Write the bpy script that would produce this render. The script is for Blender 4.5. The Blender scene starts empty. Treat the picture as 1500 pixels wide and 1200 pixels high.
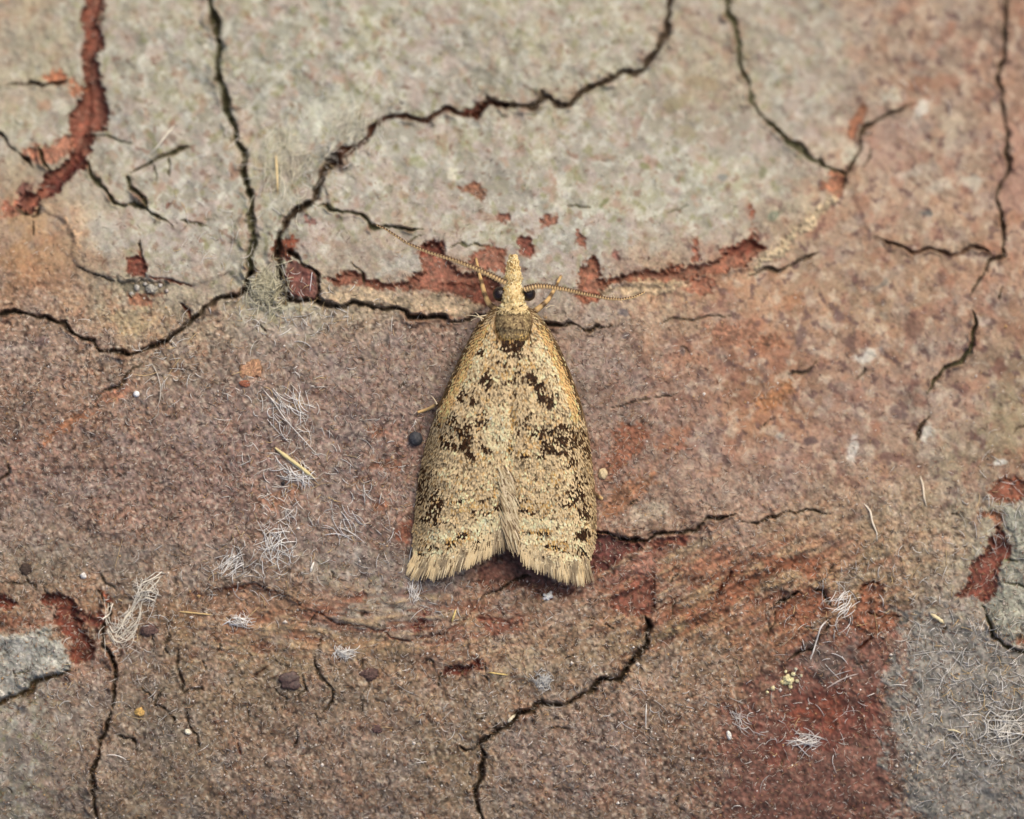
import bpy, math
import numpy as np

# ------------------------------------------------------------------ camera, sky, sun, exposure
# 100 photograph pixels = 1 unit (1 unit is about 2 mm of bark); bark lies in XY, +Z towards the camera
sc = bpy.context.scene
sc.unit_settings.scale_length = 0.002
col = sc.collection
CAM_D = 200.0
cam = bpy.data.cameras.new('camera'); cam_o = bpy.data.objects.new('camera', cam); col.objects.link(cam_o)
cam_o.location = (0, 0, CAM_D); cam.sensor_width = 36.0; cam.lens = 36.0 * CAM_D / 15.0
cam.clip_start = 1.0; cam.clip_end = 2000.0
cam.dof.use_dof = True; cam.dof.focus_distance = CAM_D - 0.30; cam.dof.aperture_fstop = 0.480 / 8.0
sc.camera = cam_o
SUN_EL, SUN_AZ = 52.0, 35.0            # azimuth measured from +Y towards +X
world = bpy.data.worlds.new('World'); sc.world = world; world.use_nodes = True
wn = world.node_tree.nodes; wl = world.node_tree.links
sky = wn.new('ShaderNodeTexSky'); sky.sky_type = 'NISHITA'; sky.sun_disc = False
sky.sun_elevation = math.radians(SUN_EL); sky.sun_rotation = math.radians(SUN_AZ)
sky.dust_density = 4.0; sky.air_density = 0.7; sky.ozone_density = 0.4
wl.new(sky.outputs[0], wn['Background'].inputs[0]); wn['Background'].inputs[1].default_value = 0.10
sl = bpy.data.lights.new('sun', 'SUN'); sl.energy = 1.3; sl.angle = math.radians(40); sl.color = (1.0, 0.89, 0.72)
sun = bpy.data.objects.new('sun', sl); col.objects.link(sun)
sun.rotation_euler = (math.radians(90 - SUN_EL), 0, math.radians(180 - SUN_AZ)); sun.location = (8, 12, 30)
sc.view_settings.view_transform = 'Standard'; sc.view_settings.look = 'None'
sc.view_settings.gamma = 1.0; sc.view_settings.use_curve_mapping = False
sc.view_settings.exposure = 0.60

# ------------------------------------------------------------------ helpers
rng = np.random.default_rng(7)
U = 0.01
def s2l(c):
    c = np.clip(np.asarray(c, float) / 255.0, 0, 1)
    return np.where(c <= 0.04045, c / 12.92, ((c + 0.055) / 1.055) ** 2.4)
def sstep(a, b, x):
    t = np.clip((x - a) / (b - a), 0, 1); return t * t * (3 - 2 * t)
_tabs = {}
def noise(x, y, scale, seed=0):
    """gradient noise, about -1..1; scale in pixels per cell"""
    if seed not in _tabs:
        r = np.random.default_rng(1000 + seed); a = r.random((256, 256)) * 2 * np.pi
        _tabs[seed] = (np.cos(a).astype(np.float32), np.sin(a).astype(np.float32))
    gx, gy = _tabs[seed]
    ca, sa = math.cos(seed * 1.7 + .4), math.sin(seed * 1.7 + .4); x = np.asarray(x, np.float32); y = np.asarray(y, np.float32)
    x, y = (x * ca - y * sa) / scale + 37.3, (x * sa + y * ca) / scale + 91.7
    xi = np.floor(x).astype(int); yi = np.floor(y).astype(int); fx = x - xi; fy = y - yi
    u = fx * fx * fx * (fx * (fx * 6 - 15) + 10); v = fy * fy * fy * (fy * (fy * 6 - 15) + 10)
    def g(i, j):
        a = (xi + i) & 255; b = (yi + j) & 255
        return gx[a, b] * (fx - i) + gy[a, b] * (fy - j)
    n = (g(0, 0) * (1 - u) + g(1, 0) * u) * (1 - v) + (g(0, 1) * (1 - u) + g(1, 1) * u) * v
    return n * 1.5
def fbm(x, y, scale, seed=0, octv=3, gain=0.5):
    t = 0; a = 1.0; s = 0
    for k in range(octv):
        t = t + a * noise(x, y, scale / 2 ** k, seed + 50 * k); s += a; a *= gain
    return t / s * 1.25
def snoise(x, y, scale, seed=0, octv=3, gain=0.55):
    n = fbm(x, y, scale, seed, octv, gain); return n / n.std()
def mix(c, d, m): return c + (np.asarray(d, float) - c) * m[..., None]

def tag(o, label=None, cat=None, group=None, kind=None):
    if label: o['label'] = label
    if cat: o['category'] = cat
    if group: o['group'] = group
    if kind: o['kind'] = kind
    return o
def empty(name, loc=(0, 0, 0)):
    o = bpy.data.objects.new(name, None); o.location = loc; o.empty_display_size = 0.3; col.objects.link(o); return o
def mesh_obj(name, V, faces, mat, parent=None, colors=None, smooth=True, loc=(0, 0, 0)):
    """faces: list of (n,k) int arrays; colors: linear rgb(a) per vertex"""
    me = bpy.data.meshes.new(name)
    V = np.asarray(V, np.float32) - np.asarray(loc, np.float32)
    me.vertices.add(len(V)); me.vertices.foreach_set('co', V.ravel())
    fl = [np.asarray(f, np.int32) for f in faces if len(f)]
    li = np.concatenate([f.ravel() for f in fl]); tot = np.concatenate([np.full(len(f), f.shape[1], np.int32) for f in fl])
    me.loops.add(len(li)); me.loops.foreach_set('vertex_index', li)
    me.polygons.add(len(tot)); st = np.zeros(len(tot), np.int32); st[1:] = np.cumsum(tot)[:-1]
    me.polygons.foreach_set('loop_start', st)
    me.polygons.foreach_set('use_smooth', np.full(len(tot), smooth))
    me.update(calc_edges=True)
    if colors is not None:
        a = me.color_attributes.new('Col', 'FLOAT_COLOR', 'POINT')
        c = np.ones((len(V), 4), np.float32); colors = np.asarray(colors); c[:, :colors.shape[1]] = colors
        a.data.foreach_set('color', c.ravel())
    me.materials.append(mat)
    o = bpy.data.objects.new(name, me); o.location = loc
    if parent is not None:
        o.parent = parent; o.location = np.asarray(loc) - np.asarray(parent.location) if parent.type == 'EMPTY' else loc
    col.objects.link(o); return o

class MB:
    """collects vertices, faces and vertex colours"""
    def __init__(s): s.v = []; s.f3 = []; s.f4 = []; s.c = []; s.n = 0
    def add(s, v, f3=None, f4=None, c=(200, 200, 200)):
        v = np.asarray(v, float); s.v.append(v)
        if f3 is not None and len(f3): s.f3.append(np.asarray(f3) + s.n)
        if f4 is not None and len(f4): s.f4.append(np.asarray(f4) + s.n)
        c = np.asarray(c, float)
        s.c.append(np.tile(c, (len(v), 1)) if c.ndim == 1 else c); s.n += len(v)
    def tube(s, P, R, c, sides=5, cap=True):
        """P (n,3) points, R radii (n,) ; c one colour or (n,3)"""
        P = np.asarray(P, float); n = len(P); R = np.broadcast_to(np.asarray(R, float), (n,))
        T = np.gradient(P, axis=0); T /= np.linalg.norm(T, axis=1)[:, None] + 1e-9
        up = np.tile([0.03, 0.05, 1.0], (n, 1)); A = np.cross(T, up); ln = np.linalg.norm(A, axis=1)
        A[ln < 0.2] = np.cross(T[ln < 0.2], [1, 0.1, 0]); A /= np.linalg.norm(A, axis=1)[:, None] + 1e-9
        B = np.cross(T, A)
        th = np.arange(sides) * 2 * np.pi / sides
        V = P[:, None] + R[:, None, None] * (np.cos(th)[None, :, None] * A[:, None] + np.sin(th)[None, :, None] * B[:, None])
        V = V.reshape(-1, 3); i = np.arange(n - 1)[:, None] * sides; j = np.arange(sides)[None]; k = (j + 1) % sides
        F = np.stack([i + j, i + k, i + k + sides, i + j + sides], -1).reshape(-1, 4)
        c = np.asarray(c, float); cc = np.repeat(c, sides, 0) if c.ndim == 2 else c
        f3 = []
        if cap and sides > 2:
            f3 = [[0, q, q + 1] for q in range(1, sides - 1)] + [[(n - 1) * sides, (n - 1) * sides + q + 1, (n - 1) * sides + q] for q in range(1, sides - 1)]
        s.add(V, f3, F, cc)
    def blob(s, c, r, color, seed=0, rough=0.2, nu=10, nv=7, squash=(1, 1, 1), rot=0.0):
        r0 = np.random.default_rng(abs(int(seed)) + 5); V = [[0, 0, 1]]
        for a in range(1, nv):
            t = math.pi * a / nv
            for b in range(nu):
                p = 2 * math.pi * b / nu; V.append([math.sin(t) * math.cos(p), math.sin(t) * math.sin(p), math.cos(t)])
        V.append([0, 0, -1]); V = np.array(V)
        k = 1 + rough * (0.5 * np.sin(V @ r0.normal(0, 2.2, 3) + r0.random() * 6) + 0.5 * np.sin(V @ r0.normal(0, 4.0, 3) + r0.random() * 6) + .35 * np.sin(V @ r0.normal(0, 8.0, 3)) + .25 * np.sin(V @ r0.normal(0, 14.0, 3)))
        color = np.asarray(color, float) * (1 + min(.3, rough) * r0.normal(0, .45, (len(V), 1)))
        V = V * k[:, None] * np.asarray(squash) * r; cr, sr = math.cos(rot), math.sin(rot)
        V = np.stack([V[:, 0] * cr - V[:, 1] * sr, V[:, 0] * sr + V[:, 1] * cr, V[:, 2]], 1) + np.asarray(c)
        f3 = []; f4 = []
        for b in range(nu):
            f3.append([0, 1 + b, 1 + (b + 1) % nu]); L = 1 + (nv - 2) * nu; f3.append([len(V) - 1, L + (b + 1) % nu, L + b])
        for a in range(nv - 2):
            for b in range(nu):
                p = 1 + a * nu; f4.append([p + b, p + nu + b, p + nu + (b + 1) % nu, p + (b + 1) % nu])
        s.add(V, f3, f4, color)
    def build(s, name, mat, parent=None, loc=(0, 0, 0), smooth=True):
        return mesh_obj(name, np.concatenate(s.v), [np.concatenate(f) for f in (s.f3, s.f4) if f], mat, parent,
                        s2l(np.concatenate(s.c)), smooth, loc)

# ------------------------------------------------------------------ materials
def vmat(name, rough=0.7, spec=0.3, fine=(60, 0.25), bump=0.0, bump_scale=40, hue=0.0, coat=0.0, trans=0.0):
    m = bpy.data.materials.new(name); m.use_nodes = True; nt = m.node_tree; N = nt.nodes; L = nt.links
    b = N['Principled BSDF']; b.inputs['Roughness'].default_value = rough; b.inputs['Specular IOR Level'].default_value = spec
    at = N.new('ShaderNodeAttribute'); at.attribute_name = 'Col'
    tc = N.new('ShaderNodeTexCoord')
    out = at.outputs['Color']
    if fine[1] > 0:
        nz = N.new('ShaderNodeTexNoise'); nz.inputs['Scale'].default_value = fine[0]; nz.inputs['Detail'].default_value = 4; nz.inputs['Roughness'].default_value = 0.65
        L.new(tc.outputs['Object'], nz.inputs['Vector'])
        mr = N.new('ShaderNodeMapRange'); mr.inputs[1].default_value = 0.28; mr.inputs[2].default_value = 0.72
        mr.inputs[3].default_value = 1 - fine[1]; mr.inputs[4].default_value = 1 + fine[1]
        L.new(nz.outputs['Fac'], mr.inputs[0])
        mx = N.new('ShaderNodeVectorMath'); mx.operation = 'SCALE'; L.new(out, mx.inputs[0]); L.new(mr.outputs[0], mx.inputs['Scale']); out = mx.outputs[0]
        if hue > 0:
            n2 = N.new('ShaderNodeTexNoise'); n2.inputs['Scale'].default_value = fine[0] * 0.45; n2.inputs['Detail'].default_value = 3
            L.new(tc.outputs['Object'], n2.inputs['Vector'])
            sub = N.new('ShaderNodeVectorMath'); sub.operation = 'MULTIPLY_ADD'
            L.new(n2.outputs['Color'], sub.inputs[0]); sub.inputs[1].default_value = (hue,) * 3; sub.inputs[2].default_value = (1 - hue / 2,) * 3
            mu = N.new('ShaderNodeVectorMath'); mu.operation = 'MULTIPLY'; L.new(out, mu.inputs[0]); L.new(sub.outputs[0], mu.inputs[1]); out = mu.outputs[0]
    L.new(out, b.inputs['Base Color'])
    if bump > 0:
        nb = N.new('ShaderNodeTexNoise'); nb.inputs['Scale'].default_value = bump_scale; nb.inputs['Detail'].default_value = 5; nb.inputs['Roughness'].default_value = 0.7
        L.new(tc.outputs['Object'], nb.inputs['Vector'])
        bp = N.new('ShaderNodeBump'); bp.inputs['Strength'].default_value = bump; bp.inputs['Distance'].default_value = 0.02
        L.new(nb.outputs['Fac'], bp.inputs['Height']); L.new(bp.outputs[0], b.inputs['Normal'])
    if trans > 0:
        b.inputs['Subsurface Weight'].default_value = trans; b.inputs['Subsurface Radius'].default_value = (0.03, 0.025, 0.02); b.inputs['Subsurface Scale'].default_value = 1.0
    b.inputs['Coat Weight'].default_value = coat; b.inputs['Coat Roughness'].default_value = 0.2
    return m
M_BARK = vmat('bark', 0.75, 0.25, (48, 0.24), 0.30, 34, 0.15)
M_FIBRE = vmat('plant_fibre', 0.5, 0.4, (30, 0.12))
M_GRAIN = vmat('grain', 0.3, 0.5, (30, 0.15))
M_CRUMB = vmat('crumb', 0.78, 0.2, (34, 0.40), 0.9, 30, 0.2)
M_GLOSS = vmat('glossy_dark', 0.35, 0.45, (34, 0.40), 0.8, 26, .2)
M_SCALE = vmat('wing_scale', 0.62, 0.14, (120, 0.10))
M_MEMB = vmat('wing_membrane', 0.6, 0.3, (60, 0.2))
M_HAIR = vmat('wing_fringe_hair', 0.55, 0.2, (60, 0.08))
M_EYE = vmat('eye', 0.12, 0.5, (150, 0.1), 0.25, 220)
M_LIMB = vmat('limb', 0.5, 0.35, (80, 0.12))

# ------------------------------------------------------------------ the bark: grid
STEP = 1.9
fx = np.arange(-60, 1560 + STEP, STEP); fy = np.arange(-60, 1260 + STEP, STEP)
grow = np.concatenate([np.arange(1, 51) * 5.0, 250 + np.cumsum(5.0 * 1.15 ** np.arange(1, 44))])
grow = grow[grow < 1600]
xs = np.concatenate([fx[0] - grow[::-1], fx, fx[-1] + grow]); ys = np.concatenate([fy[0] - grow[::-1], fy, fy[-1] + grow])
PX, PY = np.meshgrid(xs, ys)
PX = PX.astype(np.float32); PY = PY.astype(np.float32)
WX = PX + 2.8 * snoise(PX, PY, 44, 1, 4, .45); WY = PY + 2.8 * snoise(PX, PY, 44, 2, 4, .45)

# low-frequency colour, read at points of a loose lattice
CP = {
 -60: [(-60, 160, 140, 115), (200, 165, 155, 138), (500, 168, 162, 146), (800, 165, 157, 140), (1100, 160, 148, 132), (1350, 158, 132, 112), (1560, 150, 118, 98)],
 130: [(40, 165, 152, 130), (200, 166, 158, 142), (280, 162, 156, 141), (400, 166, 161, 144), (500, 171, 166, 150), (620, 168, 159, 146), (760, 166, 158, 139), (900, 166, 158, 141), (1000, 161, 149, 131), (1060, 152, 137, 114), (1150, 166, 156, 140), (1230, 161, 148, 132), (1300, 160, 130, 108), (1400, 160, 132, 112), (1480, 150, 115, 95)],
 200: [(40, 171, 163, 146), (200, 166, 158, 145), (300, 166, 156, 143), (430, 178, 174, 158), (520, 167, 160, 146), (650, 166, 159, 146), (800, 166, 156, 143), (950, 166, 158, 145), (1080, 166, 156, 142), (1180, 168, 155, 143), (1290, 165, 140, 120), (1400, 160, 135, 115), (1490, 160, 120, 100)],
 270: [(40, 155, 130, 105), (110, 166, 152, 132), (200, 166, 158, 144), (300, 166, 158, 146), (390, 167, 162, 146), (440, 162, 154, 139), (550, 166, 159, 148), (700, 164, 156, 143), (850, 164, 157, 143), (1000, 164, 159, 143), (1150, 166, 159, 141), (1225, 165, 135, 108), (1300, 160, 132, 112), (1400, 160, 130, 108), (1490, 155, 118, 98)],
 340: [(30, 165, 128, 94), (95, 178, 140, 106), (150, 168, 158, 145), (250, 166, 158, 147), (330, 162, 153, 142), (390, 156, 151, 131), (450, 162, 152, 144), (550, 163, 148, 133), (620, 165, 150, 138), (700, 166, 156, 146), (850, 166, 161, 150), (950, 166, 159, 146), (1050, 162, 154, 141), (1150, 162, 134, 109), (1250, 158, 128, 108), (1400, 158, 128, 105), (1490, 155, 120, 98)],
 400: [(30, 150, 106, 76), (90, 156, 114, 84), (160, 160, 145, 125), (250, 162, 150, 138), (330, 161, 150, 135), (390, 166, 161, 141), (500, 160, 140, 122), (560, 162, 144, 126), (640, 155, 128, 108), (850, 162, 150, 140), (950, 165, 125, 95), (1050, 165, 116, 86), (1150, 160, 130, 105), (1300, 158, 125, 100), (1450, 155, 118, 95)],
 450: [(50, 150, 118, 98), (200, 155, 130, 100), (300, 150, 127, 102), (400, 168, 160, 142), (520, 160, 137, 112), (650, 152, 112, 88), (870, 155, 130, 112), (1000, 160, 132, 107), (1150, 165, 125, 98), (1300, 160, 128, 102), (1450, 158, 125, 105)],
 520: [(50, 140, 112, 97), (150, 145, 115, 95), (260, 145, 120, 100), (380, 145, 119, 106), (500, 141, 116, 106), (600, 140, 113, 103), (680, 136, 109, 99), (850, 146, 119, 109), (1000, 150, 112, 92), (1100, 155, 108, 84), (1250, 158, 122, 100), (1400, 160, 128, 108), (1490, 150, 120, 95)],
 600: [(50, 142, 108, 90), (150, 145, 112, 95), (300, 142, 113, 102), (450, 143, 115, 105), (560, 138, 108, 98), (880, 145, 116, 103), (1000, 150, 114, 97), (1130, 160, 115, 86), (1250, 155, 120, 102), (1400, 155, 128, 110), (1490, 150, 125, 100)],
 680: [(50, 138, 105, 92), (200, 140, 108, 96), (350, 140, 108, 98), (500, 142, 113, 103), (580, 141, 104, 90), (900, 143, 102, 85), (1000, 150, 118, 102), (1150, 150, 115, 98), (1300, 152, 122, 102), (1400, 150, 128, 105), (1490, 150, 112, 87)],
 760: [(50, 135, 108, 95), (200, 140, 108, 94), (350, 140, 108, 95), (500, 140, 112, 102), (590, 140, 104, 90), (890, 142, 100, 82), (950, 152, 126, 106), (1050, 150, 118, 100), (1200, 146, 118, 95), (1350, 150, 125, 100), (1440, 150, 130, 105), (1490, 155, 148, 135)],
 840: [(50, 126, 106, 90), (200, 138, 115, 100), (350, 140, 115, 102), (500, 140, 120, 108), (600, 139, 116, 106), (720, 130, 92, 76), (900, 138, 85, 68), (960, 145, 98, 76), (1050, 150, 106, 80), (1150, 150, 115, 88), (1250, 148, 120, 92), (1350, 150, 126, 101), (1490, 146, 141, 126)],
 900: [(30, 150, 110, 82), (100, 155, 112, 82), (200, 140, 106, 80), (300, 148, 110, 80), (420, 150, 112, 86), (520, 136, 116, 104), (620, 131, 113, 106), (700, 140, 102, 80), (800, 146, 112, 91), (900, 150, 115, 90), (1000, 152, 114, 82), (1100, 146, 98, 72), (1200, 146, 94, 66), (1300, 150, 115, 85), (1400, 136, 126, 119), (1480, 132, 131, 117)],
 960: [(40, 162, 157, 147), (110, 140, 90, 70), (170, 131, 109, 96), (300, 131, 109, 86), (420, 141, 116, 89), (550, 146, 116, 89), (650, 145, 103, 78), (760, 150, 126, 101), (850, 146, 119, 93), (930, 146, 119, 91), (1030, 141, 111, 89), (1130, 136, 98, 75), (1220, 132, 75, 54), (1300, 131, 77, 57), (1360, 131, 121, 119), (1450, 133, 129, 123)],
 1020: [(30, 150, 140, 125), (100, 136, 116, 103), (200, 126, 103, 86), (350, 129, 103, 81), (500, 126, 101, 83), (650, 131, 106, 86), (800, 136, 109, 89), (900, 139, 109, 91), (1000, 136, 106, 86), (1090, 131, 92, 70), (1180, 118, 64, 51), (1280, 121, 68, 52), (1340, 126, 113, 103), (1450, 129, 125, 121)],
 1080: [(30, 131, 121, 111), (100, 133, 109, 93), (250, 121, 99, 81), (400, 129, 101, 83), (550, 129, 103, 86), (680, 131, 106, 83), (780, 139, 111, 96), (900, 133, 103, 89), (1000, 129, 99, 81), (1080, 121, 79, 63), (1180, 113, 61, 48), (1290, 121, 76, 61), (1360, 121, 111, 103), (1460, 131, 127, 121)],
 1250: [(-60, 133, 121, 107), (200, 122, 100, 82), (500, 130, 103, 86), (750, 137, 111, 92), (1000, 130, 102, 85), (1180, 113, 66, 52), (1300, 118, 80, 66), (1450, 124, 118, 108), (1560, 124, 120, 112)],
}
pts = np.array([(x, y, r, g, b) for y, row in CP.items() for (x, r, g, b) in row], np.float64)
cx = np.arange(-120, 1640, 12.0); cy = np.arange(-120, 1330, 12.0)
CX, CY = np.meshgrid(cx, cy); num = np.zeros(CX.shape + (3,)); den = np.zeros(CX.shape)
for x, y, r, g, b in pts:
    w = np.exp(-((CX - x) ** 2 / (2 * 38 ** 2) + (CY - y) ** 2 / (2 * 30 ** 2))) + 1e-5 / (1 + ((CX - x) ** 2 + (CY - y) ** 2) / 1e4)
    num += w[..., None] * np.array([r, g, b]); den += w
LOW = num / den[..., None]
def bil(A, x0, y0, st, X, Y):
    gx = np.clip((X - x0) / st, 0, A.shape[1] - 1.001); gy = np.clip((Y - y0) / st, 0, A.shape[0] - 1.001)
    i = gx.astype(int); j = gy.astype(int); u = (gx - i)[..., None]; v = (gy - j)[..., None]
    return (A[j, i] * (1 - u) + A[j, i + 1] * u) * (1 - v) + (A[j + 1, i] * (1 - u) + A[j + 1, i + 1] * u) * v
QX = PX + 14 * fbm(PX, PY, 40, 3, 3); QY = PY + 14 * fbm(PX, PY, 40, 4, 3)
C = bil(LOW, cx[0], cy[0], 12.0, QX, QY)
sat = np.clip((C[..., 0] - C[..., 2] - 22) / 22, 0, 1)           # 0 grey plate, 1 brown layer

# ------------------------------------------------------------------ shapes on the bark
def block(P, m):
    P = np.asarray(P, float); a = np.searchsorted(xs, P[:, 0].min() - m); b = np.searchsorted(xs, P[:, 0].max() + m)
    c = np.searchsorted(ys, P[:, 1].min() - m); d = np.searchsorted(ys, P[:, 1].max() + m)
    return slice(c, d), slice(a, b)
def seg_dist(X, Y, P, closed=False):
    P = np.asarray(P, float); best = np.full(X.shape, 1e9, np.float32); tt = np.zeros(X.shape, np.float32)
    n = len(P); L = np.concatenate([[0], np.cumsum(np.hypot(*np.diff(P, axis=0).T))]); tot = L[-1] + 1e-9
    for k in range(n if closed else n - 1):
        a = P[k]; b = P[(k + 1) % n]; d = b - a; l2 = d @ d + 1e-9
        t = np.clip(((X - a[0]) * d[0] + (Y - a[1]) * d[1]) / l2, 0, 1)
        e = np.hypot(X - a[0] - t * d[0], Y - a[1] - t * d[1]); m = e < best
        best = np.where(m, e, best)
        if not closed: tt = np.where(m, (L[k] + t * math.sqrt(l2)) / tot, tt)
    return best, tt
def inside(X, Y, P):
    P = np.asarray(P, float); r = np.zeros(X.shape, bool); n = len(P); j = n - 1
    for i in range(n):
        xi, yi = P[i]; xj, yj = P[j]
        if yi != yj:
            r ^= ((yi > Y) != (yj > Y)) & (X < (xj - xi) * (Y - yi) / (yj - yi) + xi)
        j = i
    return r
# cracks: (points, half width, depth, taper at ends, dirt colour)
SOIL = (74, 56, 42); GREEN = (84, 78, 52); RED = (98, 42, 28)
C1 = [(300, -60), (308, 20), (312, 60), (318, 100), (330, 150), (345, 190), (355, 230), (358, 270), (365, 300), (363, 330), (370, 350), (367, 395), (360, 420), (345, 432), (320, 442), (285, 465), (270, 485), (245, 502), (195, 520), (150, 511), (137, 497), (110, 494), (92, 475), (60, 462), (45, 462), (20, 455), (-30, 457)]
C2 = [(418, 440), (412, 400), (412, 340), (420, 320), (440, 300), (455, 290), (470, 250), (490, 235), (510, 220), (530, 205), (545, 190), (560, 175), (580, 165), (600, 167), (630, 171), (650, 160), (680, 160), (703, 166), (713, 145), (740, 155), (755, 155), (785, 148), (800, 140), (820, 152), (840, 150), (860, 130), (895, 112), (930, 102), (965, 70), (980, 20), (1000, -60)]
C3 = [(1062, -60), (1078, 40), (1090, 100), (1105, 140), (1112, 165), (1130, 182), (1160, 205), (1180, 218), (1210, 240), (1238, 249)]
C4 = [(1490, -60), (1478, 60), (1472, 120), (1472, 150), (1478, 190), (1485, 210), (1478, 250), (1465, 290), (1470, 330), (1472, 370), (1452, 380), (1448, 402)]
C5 = [(1285, 345), (1310, 355), (1335, 370), (1365, 358), (1400, 368), (1440, 358), (1452, 372)]
C6 = [(408, 432), (425, 441), (470, 446), (510, 447), (560, 452), (592, 454), (602, 464), (650, 465), (660, 472), (690, 465), (745, 470), (800, 472), (835, 472), (855, 485), (875, 478), (900, 478)]
C7 = [(872, 786), (910, 785), (945, 788), (955, 780), (990, 778), (1020, 775), (1040, 760), (1060, 757), (1080, 752)]
C8 = [(943, 903), (954, 918), (948, 950), (930, 970), (910, 992), (895, 1000), (875, 1005), (865, 1013), (835, 1022), (825, 1030), (800, 1036), (790, 1030), (770, 1045), (750, 1058), (725, 1075), (703, 1090), (708, 1110), (695, 1150), (700, 1200), (685, 1270)]
C9 = [(155, 880), (154, 905), (152, 930), (148, 945), (160, 965), (165, 980), (160, 1005), (165, 1020), (162, 1045), (157, 1070), (142, 1080), (143, 1100), (135, 1140), (140, 1200), (130, 1270)]
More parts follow.
